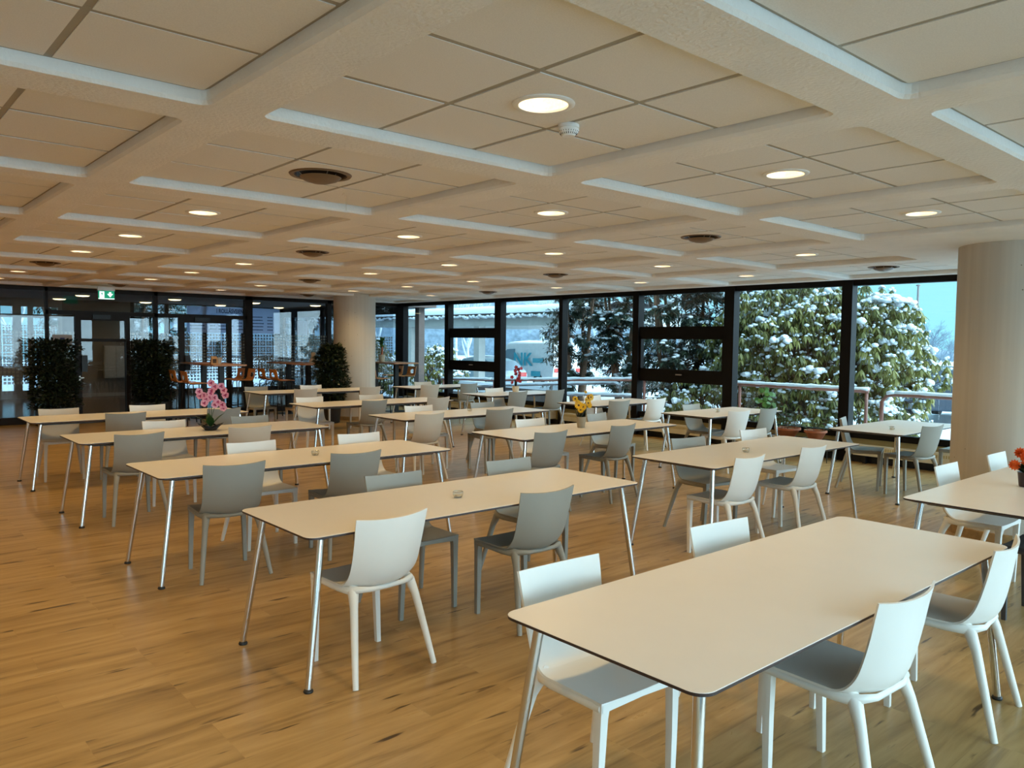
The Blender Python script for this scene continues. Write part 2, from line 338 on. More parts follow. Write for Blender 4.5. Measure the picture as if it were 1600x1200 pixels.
def ceiling():
    xs = [(U0 + j*P2, U0 + j*P2 + A2) for j in range(-2, 5)]
    ys = [(V0 + i*P1, V0 + i*P1 + A1) for i in range(-3, 8)]
    xs = [x for x in xs if x[0] > XW+.2]; ys = [y for y in ys if y[0] > YS+.2]
    mar = .05
    bx = [XW-.1] + [v for a, b in xs for v in (a-mar, b+mar)] + [XE+.2]
    by = [YS-.1] + [v for a, b in ys for v in (a-mar, b+mar)] + [YN+.1]
    bx[-2] += .07; by[-2] += .07      # the outermost beam; beyond it a slightly higher border strip meets the window head
    ZP = 2.612
    mb = MB()
    cof = []
    for i in range(len(bx)-1):
        for j in range(len(by)-1):
            if i % 2 == 1 and j % 2 == 1 and not (abs(xs[i//2][0]-U0-3*P2) < .1 and abs(ys[j//2][0]-V0) < .1):
                cof.append((xs[i//2], ys[j//2], bx[i], bx[i+1], by[j], by[j+1]))
            else:
                x0, x1, y0, y1 = bx[i], bx[i+1], by[j], by[j+1]
                z = ZP if (i == len(bx)-2 or j == len(by)-2) else ZB
                mb.add([(x0,y0,z),(x1,y0,z),(x1,y1,z),(x0,y1,z)], [(0,3,2,1)])
    x, y = bx[-2], by[-2]
    mb.add([(x,by[0],ZB),(x,y,ZB),(x,y,ZP),(x,by[0],ZP)], [(0,1,2,3)]); mb.add([(bx[0],y,ZB),(x,y,ZB),(x,y,ZP),(bx[0],y,ZP)], [(0,1,2,3)])
    n = 3
    for (xa, xb), (ya, yb), x0, x1, y0, y1 in cof:
        r0 = rrect(xa, xb, ya, yb, .05, n); r1 = rrect(xa+.012, xb-.012, ya+.012, yb-.012, .045, n)
        rect = [(x1,y1),(x0,y1),(x0,y0),(x1,y0)]
        vs = [(x,y,ZB) for x,y in rect] + [(x,y,ZB) for x,y in r0] + [(x,y,ZB+.014) for x,y in r1] + [(x,y,ZC+.03) for x,y in r1]
        fs = []; k = n+1; a = 4; b = 4+4*k; c = 4+8*k
        for q in range(4):
            for t in range(n): fs.append((q, a+q*k+t+1, a+q*k+t))
            q2 = (q+1) % 4; fs.append((q, q2, a+q2*k, a+q*k+n))
        for t in range(4*k):
            t2 = (t+1) % (4*k); fs.append((a+t, a+t2, b+t2, b+t)); fs.append((b+t, b+t2, c+t2, c+t))
        mb.add(vs, fs)
    o = struct(mb.build('ceiling', M['beam']))
    # the slab that closes the top
    mb = MB(); mb.box(XW-.1, XE+.2, YS-.1, YN+.1, 2.82, 3.1)
    mb.build('ceiling_slab', M['beam'], o)
    # acoustic tiles: 3 x 3 in each coffer; the middle one may hold a lamp or a vent
    tb = MB(); bars = MB()
    rr = random.Random(3)
    for (xa, xb), (ya, yb), *_ in cof:
        i = round((ya-V0)/P1); j = round((xa-U0)/P2)
        hole = .112 if not vent_at(i, j) else .165
        xs3 = [xa+.012 + (xb-xa-.024)*k/3 for k in range(4)]; ys3 = [ya+.012 + (yb-ya-.024)*k/3 for k in range(4)]
        for a in range(3):
            for b in range(3):
                g = .0135; z0 = ZT - rr.uniform(0, .0025)
                x0, x1, y0, y1 = xs3[a]+g, xs3[a+1]-g, ys3[b]+g, ys3[b+1]-g
                if a == 1 and b == 1 and i >= 0 and (i, j) not in ((0, 3), (7, 4)):
                    cx, cy = (xa+xb)/2, (ya+yb)/2; S = 32
                    ring = [(cx+hole*math.cos(2*PI*k/S+PI/4), cy+hole*math.sin(2*PI*k/S+PI/4)) for k in range(S)]
                    outr = []
                    cs = [(x1,y1),(x0,y1),(x0,y0),(x1,y0),(x1,y1)]
                    for q in range(4):
                        for k in range(S//4):
                            f = k/(S/4); outr.append((cs[q][0]*(1-f)+cs[q+1][0]*f, cs[q][1]*(1-f)+cs[q+1][1]*f))
                    vs = [(x,y,z0) for x,y in outr] + [(x,y,z0) for x,y in ring] + [(x,y,z0+.02) for x,y in outr] + [(x,y,z0+.03) for x,y in ring]
                    fs = []
                    for k in range(S):
                        k2 = (k+1) % S
                        fs += [(k,S+k,S+k2,k2),(k,k2,2*S+k2,2*S+k),(S+k,3*S+k,3*S+k2,S+k2)]
                    tb.add(vs, fs)
                else: tb.box(x0, x1, y0, y1, z0, z0+.02)
        # grid bars behind the gaps
        for k in range(4):
            g = .019
            bars.box(max(xs3[k]-g, xa+.01), min(xs3[k]+g, xb-.01), ya+.01, yb-.01, ZT+.0025, ZT+.008)
            bars.box(xa+.01, xb-.01, max(ys3[k]-g, ya+.01), min(ys3[k]+g, yb-.01), ZT+.0018, ZT+.0024)
    tb.build('acoustic_tiles', M['tile'], o); bars.build('ceiling_grid', M['tbar'], o)
    return cof
def vent_at(i, j): return (i % 2 == 1) and ((i//2) % 2 == j % 2)
COF = ceiling()

# walls that close the room
struct(MB().box(XW-.15, XW, YS-.1, YN+.1, 0, 2.85).build('wall_left', M['wall']))
struct(MB().box(XE, XE+.14, YS, YN, 0, .36).build('wall_right', M['sillwall']))
def south():
    mb = MB()
    mb.box(XW, XE, YS-.12, YS, 0, .2); mb.box(XW, XE, YS-.12, YS, 2.5, 2.65)
    for k in range(8): x = XW + .05 + k*2.03; mb.box(x-.06, x+.06, YS-.12, YS, .2, 2.5)
    o = struct(mb.build('window_13', M['frame']))
    MB().box(XW, XE, YS-.065, YS-.06, .2, 2.54).build('pane', M['glass'], o)
south()

# east glass wall ---------------------------------------------------------
EDG = [(17.14,16.84),(15.07,14.93),(13.23,13.02),(11.22,11.12),(9.31,9.18),(7.385,7.20),(5.415,5.26),(3.50,3.36),(1.56,1.40),(-.40,-.53),(-2.62,-2.75)]
POST = [((a+b)/2, a-b) for a, b in EDG]
fr = MB()
for y, w in POST: fr.box(XE-.10, XE+.06, y-w/2, y+w/2, 0, 2.60)
fr.box(XE-.07, XE+.06, YS, YN+.12, 2.53, 2.63)
struct(fr.build('trim_1', M['frame']))
for n in range(len(POST)-1):
    y1 = POST[n][0] - POST[n][1]/2; y0 = POST[n+1][0] + POST[n+1][1]/2
    o = MB()
    o.box(XE-.05, XE+.06, y0, y1, .34, .43)
    if n in (1, 4, 8):
        f = .055
        for a, b in ((1.80, 1.965), (.99, 1.165)): o.box(XE-.05, XE+.06, y0, y1, a, b)
        # opening sash in the middle, its own inner frame
        o.box(XE-.065, XE-.05, y0, y1, 1.165, 1.165+f); o.box(XE-.065, XE-.05, y0, y1, 1.80-f, 1.80)
        o.box(XE-.065, XE+.02, y0, y0+.045, 1.165, 1.80); o.box(XE-.065, XE+.02, y1-.045, y1, 1.165, 1.80)
        w = struct(o.build('window_%d' % (n+1), M['frame']))
        for a, b in ((.43,.99),(1.165,1.80),(1.965,2.54)): MB().box(XE+.02, XE+.026, y0, y1, a, b).build('pane', M['glass'], w)
        MB().box(XE-.09, XE-.065, (y0+y1)/2-.06, (y0+y1)/2+.06, 1.12, 1.14).build('window_handle', M['steel'], w)
    else:
        w = struct(o.build('window_%d' % (n+1), M['frame']))
        MB().box(XE+.02, XE+.026, y0, y1, .43, 2.54).build('pane', M['glass'], w)
# radiators under the windows
for n in range(0, 8):
    y1 = POST[n][0] - POST[n][1]/2 - .12; y0 = POST[n+1][0] + POST[n+1][1]/2 + .12
    where = ['behind the farthest right-hand window table', 'below the divided window by the far corner', 'below the window with the red flower pot', 'below the fourth window from the far corner',
             'below the divided window in the middle', 'below the window with the terracotta bowls', 'below the window beside the near column', 'hidden part beyond the near column', 'last one beyond the near column'][n]
    r = empty('radiator', (XE-.10, (y0+y1)/2, 0), 0, 'cream convector radiator ' + where, 'radiator', 'convector radiators under the windows')
    h = (y1-y0)/2
    MB().box(-.07, .08, -h, h, .115, .245).build('casing', M['cream'], r)
    g = MB(); g.box(-.065, .08, -h, h, .245, .262, 0)
    k = 0
    while -h + .03 + k*.03 < h-.03:
        yy = -h+.03+k*.03; g.box(-.072, -.070, yy, yy+.016, .20, .24, 1); k += 1
    g.build('grille', [M['cream'], M['sillwall']], r)
    for sy in (-1, 1): MB().box(-.05, .03, sy*(h-.15)-.02, sy*(h-.15)+.02, 0, .115).build('bracket', M['plinth'], r)
struct(MB().box(XE-.03, XE, YS, YN-.1, 0, .10).build('baseboard_right', M['plinth']))

# north glass partition ---------------------------------------------------
pf = MB()
VX = [(-1.0,.05),(1.15,.05),(3.22,.05),(5.20,.075),(7.18,.17),(9.17,.10)]
for x, w in VX: pf.box(x-w/2, x+w/2, YN-.04, YN+.08, 0, 2.60)
pf.box(XW, XE, YN-.04, YN+.08, 2.53, 2.63)
pf.box(3.2, 7.15, YN-.04, YN+.08, 2.09, 2.17)
for a, b in ((XW,3.70),(4.69,5.67),(6.78,XE-.1)): pf.box(a, b, YN-.04, YN+.08, 0, .13)
struct(pf.build('wall_back', M['frame2']))
def pane(n, x0, x1, z0, z1, film=None):
    w = struct(MB().box(x0, x1, YN+.01, YN+.016, z0, z1).build('window_%d' % n, M['lglass']))
    if film: MB().add([(x0,YN+.019,film[0]),(x1,YN+.019,film[0]),(x1,YN+.019,film[1]),(x0,YN+.019,film[1])], [(0,1,2,3)]).build('frosted_film', M['film'], w)
pane(14, XW, -1.025, .13, 2.54, (.74,1.76)); pane(15, -.975, 1.125, .13, 2.54, (.74,1.76)); pane(16, 1.175, 3.195, .13, 2.54, (.74,1.76))
pane(17, 3.245, 3.70, .13, 2.09, (.74,1.76)); pane(18, 4.69, 5.163, .13, 2.09, (.74,1.76)); pane(19, 5.237, 5.67, .13, 2.09, (.74,1.76))
pane(20, 6.78, 7.095, .13, 2.09, (.74,1.76)); pane(21, 3.245, 5.163, 2.17, 2.54); pane(22, 5.237, 7.095, 2.17, 2.54)
pane(23, 7.265, 9.12, .13, 2.54, (.74,1.76)); pane(24, 9.22, 11.0, .13, 2.54, (.74,1.76))
def door(n, x0, x1, midbar, film=None):
    mb = MB()
    mb.box(x0, x0+.10, YN-.05, YN+.09, 0, 2.09); mb.box(x1-.075, x1, YN-.05, YN+.09, 0, 2.09)
    mb.box(x0+.10, x1-.075, YN-.05, YN+.09, 1.99, 2.09); mb.box(x0+.10, x1-.075, YN-.03, YN+.05, 0, .12)
    if midbar: mb.box(x0+.10, x1-.075, YN-.02, YN+.04, 1.57, 1.63)
    d = struct(mb.build('door_%d' % n, M['frame2']))
    MB().box(x0+.10, x1-.075, YN+.005, YN+.011, .12, 1.99).build('pane', M['lglass'], d)
    if film: MB().add([(x0+.1,YN+.015,film[0]),(x1-.075,YN+.015,film[0]),(x1-.075,YN+.015,film[1]),(x0+.1,YN+.015,film[1])], [(0,1,2,3)]).build('frosted_film', M['film'], d)
    h = MB(); h.box(x0+.09, x0+.19, YN-.11, YN-.05, .98, 1.30); h.build('push_plate', M['black'], d)
    l = MB(); l.box(x0+.045, x0+.075, YN-.065, YN-.05, .78, .90); l.box(x0+.05, x0+.13, YN-.09, YN-.075, .85, .87); l.box(x0+.05,x0+.07,YN-.09,YN-.06,.85,.87); l.build('door_handle', M['steel'], d)
    MB().box(x0+.30, x0+.62, YN-.10, YN-.04, 2.02, 2.10).build('door_closer', M['black'], d)
door(1, 3.70, 4.69, True); door(2, 5.67, 6.78, False, (.74,1.76))
MB().box(3.75, 3.78, YN-.056, YN-.048, 1.38, 1.50).build('card_reader', M['cream'])
tag(D.objects['card_reader'], 'small beige card reader on the left glass door frame', 'card reader')
nt_ = empty('notice', (3.48, YN, 1.60), 0, 'pinkish paper notice with a blue square taped on the glass', 'notice')
MB().box(-.17, .17, -.004, .0, -.10, .10).build('sheet', M['paper'], nt_)
MB().box(-.04, .04, -.007, -.0045, -.05, .04).build('printed_square', M['bluesq'], nt_)

# columns -------------------------------------------------------------------
def column(x, y, r, label, top=ZB+.002):
    c = empty('round_column', (x, y, 0), 0, label, 'column')
    MB().lathe([(r,0),(r,top)], seg=96).build('shaft', M['concrete'], c, smooth=True, angle=40)
    MB().lathe([(r+.012,0),(r+.012,.075),(r+.0,.08)], seg=96).build('skirting', M['skirt'], c, smooth=True, angle=40)
column(7.95, 2.29, .465, 'thick round pale concrete column at the right edge')
column(8.44, 14.65, .435, 'round pale column standing beside the bushy plant, far end', ZT-.003)

# ceiling fittings ------------------------------------------------------------
def downlight():
    r = empty('ceiling_light')
    mb = MB().lathe([(.098,.0),(.100,-.008),(.118,-.010),(.126,-.004),(.126,.0)], seg=40, close=False); mb.build('trim_ring', M['whitep'], r, smooth=True, angle=50)
    mb = MB().lathe([(.099,-.004),(.096,.02),(.088,.055),(.070,.085),(.03,.10),(0,.10)], seg=40, close=False); mb.build('reflector', M['refl'], r, smooth=True)
    mb = MB()
    for k in range(-1, 2, 2):
        mb.tube([(-.05,k*.022,.055),(.05,k*.022,.055)], .011, 10)
    mb.build('lamp_tube', M['bulb'], r, smooth=True)
    return r
def vent():
    r = empty('ceiling_vent')
    MB().lathe([(.148,.004),(.150,-.006),(.172,-.008),(.178,.0)], seg=40, close=False).build('collar', M['brownm'], r, smooth=True, angle=50)
    MB().lathe([(.150,-.004),(.140,.04),(.10,.09),(0,.10)], seg=40, close=False).build('throat', M['dark'], r, smooth=True)
    MB().lathe([(0,-.052),(.05,-.048),(.095,-.034),(.118,-.016),(.110,-.014),(0,-.022)], seg=40, close=False).build('deflector', M['brownm'], r, smooth=True, angle=50)
    for k in range(3):
        t = 2*PI*k/3+.4; MB().tube([(.09*math.cos(t),.09*math.sin(t),-.02),(.14*math.cos(t),.14*math.sin(t),.03)], .003, 6).build('bracket', M['steel'], r)
    return r
LIGHTS = []
dl = vt = None
rows = {0:'nearest ceiling row', 1:'second ceiling row', 2:'third ceiling row', 3:'fourth ceiling row', 4:'fifth ceiling row', 5:'sixth ceiling row', 6:'seventh ceiling row', 7:'farthest ceiling row'}
cols_ = {-2:'farthest left', -1:'second from left wall', 0:'over the left tables', 1:'right of the left tables', 2:'over the middle tables', 3:'right of the middle tables', 4:'nearest the window wall'}
for (xa, xb), (ya, yb), *_ in COF:
    i = round((ya-V0)/P1); j = round((xa-U0)/P2); cx, cy = (xa+xb)/2, (ya+yb)/2
    if (i, j) in ((0, 3), (7, 4)) or i < 0: continue
    if vent_at(i, j):
        if vt is None: vt = vent(); v = vt
        else: v = copy_tree(vt)
        v.location = (cx, cy, ZT-.002)
        tag(v, 'round dark brown air vent, %s, %s' % (rows[i], cols_[j]), 'ceiling vent', 'dark ceiling vents')
    else:
        if dl is None: dl = downlight(); v = dl
        else: v = copy_tree(dl)
        v.location = (cx, cy, ZT-.002)
        tag(v, 'lit round downlight, %s, %s' % (rows[i], cols_[j]), 'ceiling light', 'round recessed downlights')
        LIGHTS.append((cx, cy))
sm = empty('smoke_detector', (2.475, 2.46, ZT), 0, 'small white smoke detector just past the nearest downlight', 'smoke detector')
MB().lathe([(.046,0),(.047,-.016),(.043,-.018)], seg=36, close=False).build('base', M['whitep'], sm, smooth=True, angle=40)
MB().lathe([(.043,-.018),(.046,-.026),(.042,-.036),(.030,-.046),(.028,-.05),(0,-.05)], seg=36, close=False).build('cap', M['whitep'], sm, smooth=True, angle=50)
mb = MB()
for k in range(24):
    t = 2*PI*k/24; c, s = math.cos(t), math.sin(t)
    mb.tube([(.0445*c,.0445*s,-.030),(.033*c,.033*s,-.0445)], .0016, 5)
mb.build('slots', M['black'], sm)
wr = empty('dangling_wire', (2.50, 4.52, ZT-.04), 0, 'thin pale wire hanging from the nearest dark vent', 'wire')
MB().tube([(-.02,-.06,.0),(-.01,-.07,.012),(.0,-.075,-.005),(.0,-.075,-.10)], .0015, 5).build('wire', M['cream'], wr)

# exit sign
ex = empty('exit_sign', (3.93, 15.75, 2.44), 0, 'green lit exit sign with white running figure and down arrow', 'exit sign')
MB().box(-.145,.145,.0,.05,.07,.135).build('housing', M['whitep'], ex)
MB().box(-.135,.135,.012,.022,-.085,.07).build('panel', M['exitg'], ex)
mb = MB()
mb.add([(-.115,.010,-.062),(-.035,.010,-.062),(-.035,.010,.055),(-.115,.010,.055)], [(0,1,2,3)])
mb.add([(.012,.010,.016),(.044,.010,.016),(.044,.010,.046),(.081,.010,.046),(.081,.010,.016),(.113,.010,.016),(.0625,.010,-.046)], [(0,1,6),(1,4,6),(4,5,6),(1,2,3,4)])
mb.add([(-.135,.008,-.083),(.135,.008,-.083),(.135,.008,-.068),(-.135,.008,-.068)], [(0,1,2,3)])
mb.build('symbols', M['exitw'], ex)
mb = MB()   # running figure
for q in ([(-.075,.038),(-.063,.038),(-.063,.048),(-.075,.048)], [(-.088,.03),(-.068,.034),(-.062,.0),(-.078,-.006)], [(-.068,.03),(-.05,.012),(-.054,.008),(-.07,.022)], [(-.088,.028),(-.102,.012),(-.098,.008),(-.084,.02)], [(-.066,0),(-.05,-.022),(-.056,-.05),(-.062,-.048),(-.058,-.024),(-.076,-.004)], [(-.078,-.002),(-.086,-.026),(-.106,-.032),(-.104,-.024),(-.09,-.02),(-.084,0)]):
    mb.add([(x,.008,z) for x, z in q], [tuple(range(len(q)))])
mb.build('running_figure', M['exitg'], ex)
MB().box(-.01,.01,.02,.03,.12,.126).build('hanger', M['whitep'], ex)
# ------------------------------------------------------------------ tables
def make_table(L, W):
    r = empty('dining_table')
    mb = MB(); n = 7
    p = rrect(-L/2, L/2, -W/2, W/2, .055, n); q = rrect(-L/2+.002, L/2-.002, -W/2+.002, W/2-.002, .053, n); u = rrect(-L/2+.045, L/2-.045, -W/2+.045, W/2-.045, .03, n)
    K = len(p)
    top = [(x,y,.740) for x,y in q]; a = [(x,y,.7385) for x,y in p]; b = [(x,y,.729) for x,y in p]; c = [(x,y,.716) for x,y in u]
    mb.add(top, [tuple(range(K))], 0)
    for A, B, mi in ((a, top, 0), (b, a, 1), (c, b, 1)):
        mb.add(A+B, [(k,(k+1)%K,K+(k+1)%K,K+k) for k in range(K)], mi)
    mb.add(c, [tuple(range(K))[::-1]], 1)
    mb.build('tabletop', [M['lam'], M['edge']], r)
    mb = MB()
    for s in (-1, 1): mb.box(-L/2+.13, L/2-.13, s*(W/2-.12)-.012, s*(W/2-.12)+.012, .697, .7165)
    for s in (-1, 1): mb.box(s*(L/2-.14)-.012, s*(L/2-.14)+.012, -W/2+.12, W/2-.12, .697, .7165)
    mb.box(-.02, .02, -W/2+.12, W/2-.12, .70, .7165)
    mb.build('support_rail', M['black'], r)
    FL, FW = L/2 - .008, W/2 - .026
    for sx in (-1, 1):
        for sy in (-1, 1):
            t = Vector((sx*(L/2-.105), sy*(W/2-.085), .716)); f = Vector((sx*FL, sy*FW, .016))
            lg = MB().tube([t, f], [.0185,.0165], 18).build('leg', M['chrome'], r, smooth=True, angle=50)
            MB().lathe([(.022,0),(.024,.006),(.020,.014),(.012,.02)], (f.x,f.y,0), 18).build('foot', M['foot'], lg, smooth=True, angle=50)
            MB().lathe([(.030,-.006),(.030,.0)], (t.x,t.y,.716), 18).build('mounting_plate', M['black'], lg)
    return r
TB = {1:(2.936,1.583,2.44),2:(2.873,3.727,2.4),3:(2.839,5.759,2.4),4:(2.845,7.919,2.4),5:(2.844,10.032,2.4),15:(6.148,1.592,2.4),6:(6.17,3.765,2.4),7:(6.15,5.87,2.4),8:(6.25,8.06,2.4),9:(6.22,10.2,2.4),10:(6.72,13.05,2.4),16:(9.32,3.83,1.75),11:(9.28,6.15,1.75),12:(9.34,8.19,1.75),13:(9.38,10.6,1.8),14:(9.45,13.05,1.75)}
TD = {1:'the big nearest table',2:'second left-row table',3:'third left-row table',4:'left-row table with pink orchid',5:'farthest left-row table',
 15:'right-edge table with orange flowers',6:'middle-row table with tealight, nearest',7:'table with the yellow flowers',8:'table just behind the yellow flowers',9:'fourth middle-row table',10:'far table before the round column',
 16:'window table beside near column',11:'second window-row table',12:'third window-row table',13:'window table with red flower pot',14:'farthest corner window table'}
TL = {1:'big white rectangular table nearest the camera, four chrome legs',2:'long white table second in the left row, tealight at its middle',3:'long white table third in the left row, glass tealight on it',4:'long white table carrying the pink orchid',5:'farthest long white table of the left row, by the glass doors',
 15:'white table cut by the right edge, orange flowers on it',6:'long white table in the middle row with a tealight, nearer than the yellow flowers',7:'long white table carrying the pot of yellow flowers',8:'long white table just behind the one with yellow flowers',9:'long white table in the middle row, fourth from the camera',10:'far white table in front of the round column and bushy plant',
 16:'shorter white table by the window beside the near column',11:'shorter white window table, second from the near column',12:'shorter white window table, third from the near column',13:'shorter white window table carrying the red flower pot',14:'farthest white window table, close to the room corner'}
proto = {}
for k, (x, y, L) in TB.items():
    key = round(L, 2)
    if key not in proto: proto[key] = make_table(L, .82); t = proto[key]
    else: t = copy_tree(proto[key])
    t.location = (x, y, 0)
    tag(t, TL[k], 'table', 'white dining tables')

# ------------------------------------------------------------------ chairs
def catmull(P, n):
    P = [Vector(p) for p in P]; Q = [P[0]*2-P[1]] + P + [P[-1]*2-P[-2]]; out = []
    m = len(P)-1
    for i in range(n+1):
        t = i/n*m; k = min(int(t), m-1); f = t-k
        a, b, c, d = Q[k], Q[k+1], Q[k+2], Q[k+3]
        out.append(.5*((2*b) + (c-a)*f + (2*a-5*b+4*c-d)*f*f + (3*b-a-3*c+d)*f**3))
    return out
def chair_parts():
    # y forward. centre line and side line of the one-piece shell: front edge of the seat -> top of the back
    Cc = [(0,.235,.452),(0,.12,.449),(0,.0,.443),(0,-.085,.436),(0,-.140,.446),(0,-.178,.485),(0,-.200,.55),(0,-.217,.645),(0,-.228,.73),(0,-.238,.798)]
    Ee = [(.205,.235,.458),(.205,.12,.458),(.206,.0,.457),(.206,-.055,.459),(.205,-.095,.482),(.203,-.128,.528),(.203,-.150,.59),(.206,-.172,.675),(.210,-.187,.745),(.213,-.201,.810)]
    n = 36; nu = 14
    C = catmull(Cc, n); E = catmull(Ee, n)
    g = np.zeros((n+1, nu+1, 3))
    for i in range(n+1):
        for j in range(nu+1):
            u = -1 + 2*j/nu; w = abs(u)**2.1
            g[i,j] = (E[i].x*u, C[i].y+(E[i].y-C[i].y)*w, C[i].z+(E[i].z-C[i].z)*w)
    du = np.gradient(g, axis=1); dv = np.gradient(g, axis=0)
    nn = np.cross(du, dv); nn /= np.linalg.norm(nn, axis=2)[:,:,None]
    th = .0045
    A = g + nn*th; B = g - nn*th
    def sub(i0, i1, name):
        vs = []; W = nu+1; R_ = i1-i0+1
        for S in (A, B):
            for i in range(i0, i1+1):
                for j in range(W): vs.append(tuple(S[i,j]))
        fs = []; o = R_*W
        for i in range(R_-1):
            for j in range(nu):
                a = i*W+j; fs.append((a, a+1, a+W+1, a+W)); fs.append((o+a, o+a+W, o+a+W+1, o+a+1))
        for i in range(R_-1):
            for j in (0, nu):
                a = i*W+j; fs.append((a, a+W, o+a+W, o+a) if j == 0 else (a, o+a, o+a+W, a+W))
        for i in (0, R_-1):
            for j in range(nu):
                a = i*W+j; fs.append((a, o+a, o+a+1, a+1) if i == 0 else (a, a+1, o+a+1, o+a))
        mb = MB(); mb.add(vs, fs); return mb
    cut = 14
    seat = sub(0, cut, 'seat'); back = sub(cut, n, 'backrest')
    fr = MB()
    # apron under the seat: front rail and two side rails running back into the shell
    fr.add([(-.200,.236,.456),(.200,.236,.456),(.200,.236,.428),(0,.236,.434),(-.200,.236,.428),
            (-.195,.215,.447),(.195,.215,.447),(.195,.215,.428),(0,.215,.434),(-.195,.215,.428)],
           [(0,4,3,2,1),(5,6,7,8,9),(4,9,8,3),(3,8,7,2),(0,1,6,5)])
    for s in (-1, 1):
        P = [(s*.197,.225,.440),(s*.197,.10,.437),(s*.195,-.02,.434),(s*.188,-.09,.436),(s*.165,-.135,.445),(s*.10,-.155,.440),(0,-.150,.434)]
        fr.tube(P, [.012,.012,.013,.014,.013,.010,.009], 8, sq=1.35)
    legs = []
    for s in (-1, 1):
        # front leg: squarish, sharp outer corner, swelling where it meets the seat
        rings = []
        for z, w, cx, cy in ((.456,.023,.183,.213),(.43,.0215,.184,.214),(.40,.019,.186,.214),(.25,.0165,.190,.212),(.0,.0135,.196,.205)):
            ring = []
            for a in range(12):
                t = 2*PI*a/12+PI/12; k = 1/max(abs(math.cos(t)), abs(math.sin(t)))**.75
                ring.append((s*(cx + w*k*math.cos(t)), cy + w*k*math.sin(t), z))
            rings.append(ring)
        mb = MB(); vs = [p for r in rings for p in r]; m = 12
        fs = [(i*m+k, i*m+(k+1)%m, (i+1)*m+(k+1)%m, (i+1)*m+k) for i in range(4) for k in range(m)] + [tuple(range(m)), tuple(range(4*m, 5*m))[::-1]]
        mb.add(vs, fs); legs.append(mb)
        mb = MB().tube([(s*.158,-.085,.447),(s*.172,-.115,.425),(s*.186,-.142,.36),(s*.214,-.192,.17),(s*.238,-.236,.0)], [.030,.027,.0205,.0175,.0145], 14)
        legs.append(mb)
    return seat, back, fr, legs
CP = chair_parts()
def make_chair(mat):
    r = empty('shell_chair'); seat, back, fr, legs = CP
    seat.build('seat', mat, r, smooth=True, angle=50); back.build('backrest', mat, r, smooth=True, angle=50)
    fr.build('seat_frame', mat, r, smooth=True, angle=45)
    for l in legs: l.build('leg', mat, r, smooth=True, angle=55)
    return r
CH = [
(1,'f','w',2.134,1.938,-2.2),
(1,'f','w',3.209,1.943,-5.2),
(1,'n','w',2.842,1.310,-2.3),
(1,'n','w',3.884,1.320,5.3),
(2,'n','w',2.086,3.468,3.3),
(2,'n','g',3.169,3.473,-0.4),
(2,'f','g',2.748,4.078,-1.3),
(2,'f','g',3.751,4.099,-1.1),
(3,'n','t',2.133,5.498,-4.7),
(3,'n','t',3.081,5.498,-3.4),
(3,'f','w',2.668,6.125,-0.4),
(3,'f','w',3.683,6.138,-3.6),
(4,'n','t',2.111,7.657,0.9),
(4,'n','b',3.148,7.657,-3.2),
(4,'f','w',2.625,8.269,-4.6),
(4,'f','t',3.552,8.282,-2.4),
(5,'n','t',2.586,9.771,-4.3),
(5,'n','t',3.684,9.770,3.2),
(5,'f','b',2.079,10.367,-4.4),
(5,'f','w',3.080,10.370,-4.4),
(6,'n','w',5.367,3.503,1.1),
(6,'n','w',6.370,3.504,-0.1),
(6,'f','g',5.922,4.113,-9.1),
(6,'f','w',7.078,4.143,-5.4),
(15,'f','w',6.149,1.973,0.1),
(15,'f','w',7.136,1.947,0.5),
(16,'n','g',9.138,3.566,-8.1),
(7,'n','t',5.277,5.609,-1.8),
(7,'n','g',6.321,5.610,4.1),
(7,'f','w',5.936,6.249,-2.6),
(7,'f','g',7.104,6.278,9.1),
(8,'n','b',5.387,7.799,1.2),
(8,'n','g',6.500,7.798,-4.2),
(8,'f','w',5.906,8.415,-5.3),
(8,'f','g',7.004,8.406,-1.4),
(9,'n','t',5.935,9.938,1.6),
(9,'n','b',7.064,9.939,1.6),
(9,'f','w',5.408,10.540,-5.7),
(9,'f','b',6.464,10.533,-3.7),
(10,'n','b',6.309,12.788,-4.2),
(10,'n','b',7.592,12.788,-2.9),
(10,'f','t',5.814,13.375,-2.5),
(10,'f','w',6.872,13.372,-4.3),
(11,'n','w',8.982,5.888,-6.8),
(11,'n','g',9.678,5.888,0.6),
(11,'f','g',9.298,6.492,1.4),
(12,'n','g',8.970,7.928,-5.7),
(12,'n','w',9.846,7.928,-3.7),
(12,'f','w',9.406,8.513,1.4),
(13,'n','g',9.067,10.338,-0.2),
(13,'n','g',9.985,10.338,-5.6),
(13,'f','w',9.331,10.915,-1.3),
(14,'n','b',8.947,12.788,-3.5),
(14,'n','g',9.909,12.788,-1.6),
(14,'f','b',9.432,13.368,-1.8),

(16,'f','g',9.19,4.19,19.5),(16,'n','g',10.12,3.36,0),(15,'n','d',5.60,1.34,0),
]
cname = {'w':'white','b':'beige','g':'grey','d':'charcoal'}
cproto = {}
cnt = {}
for t, s, c, x, y, a in CH: cnt.setdefault((t, s), []).append(x)
for t, s, c, x, y, a in CH:
    if c == 't': c = 'g'
    if c not in cproto: cproto[c] = make_chair(M[c]); o = cproto[c]
    else: o = copy_tree(cproto[c])
    o.location = (x, y, 0); o.rotation_euler = (0, 0, math.radians(a) + (PI if s == 'f' else 0))
    xs = sorted(cnt[(t, s)]); side = 'near side' if s == 'n' else 'far side'
    pos = '' if len(xs) == 1 else (', left one' if x == xs[0] else ', right one')
    tag(o, '%s shell chair, %s%s, at %s' % (cname[c], side, pos.replace(',', '').replace(' one', ''), TD[t]), 'chair', 'plastic shell chairs at the dining tables')

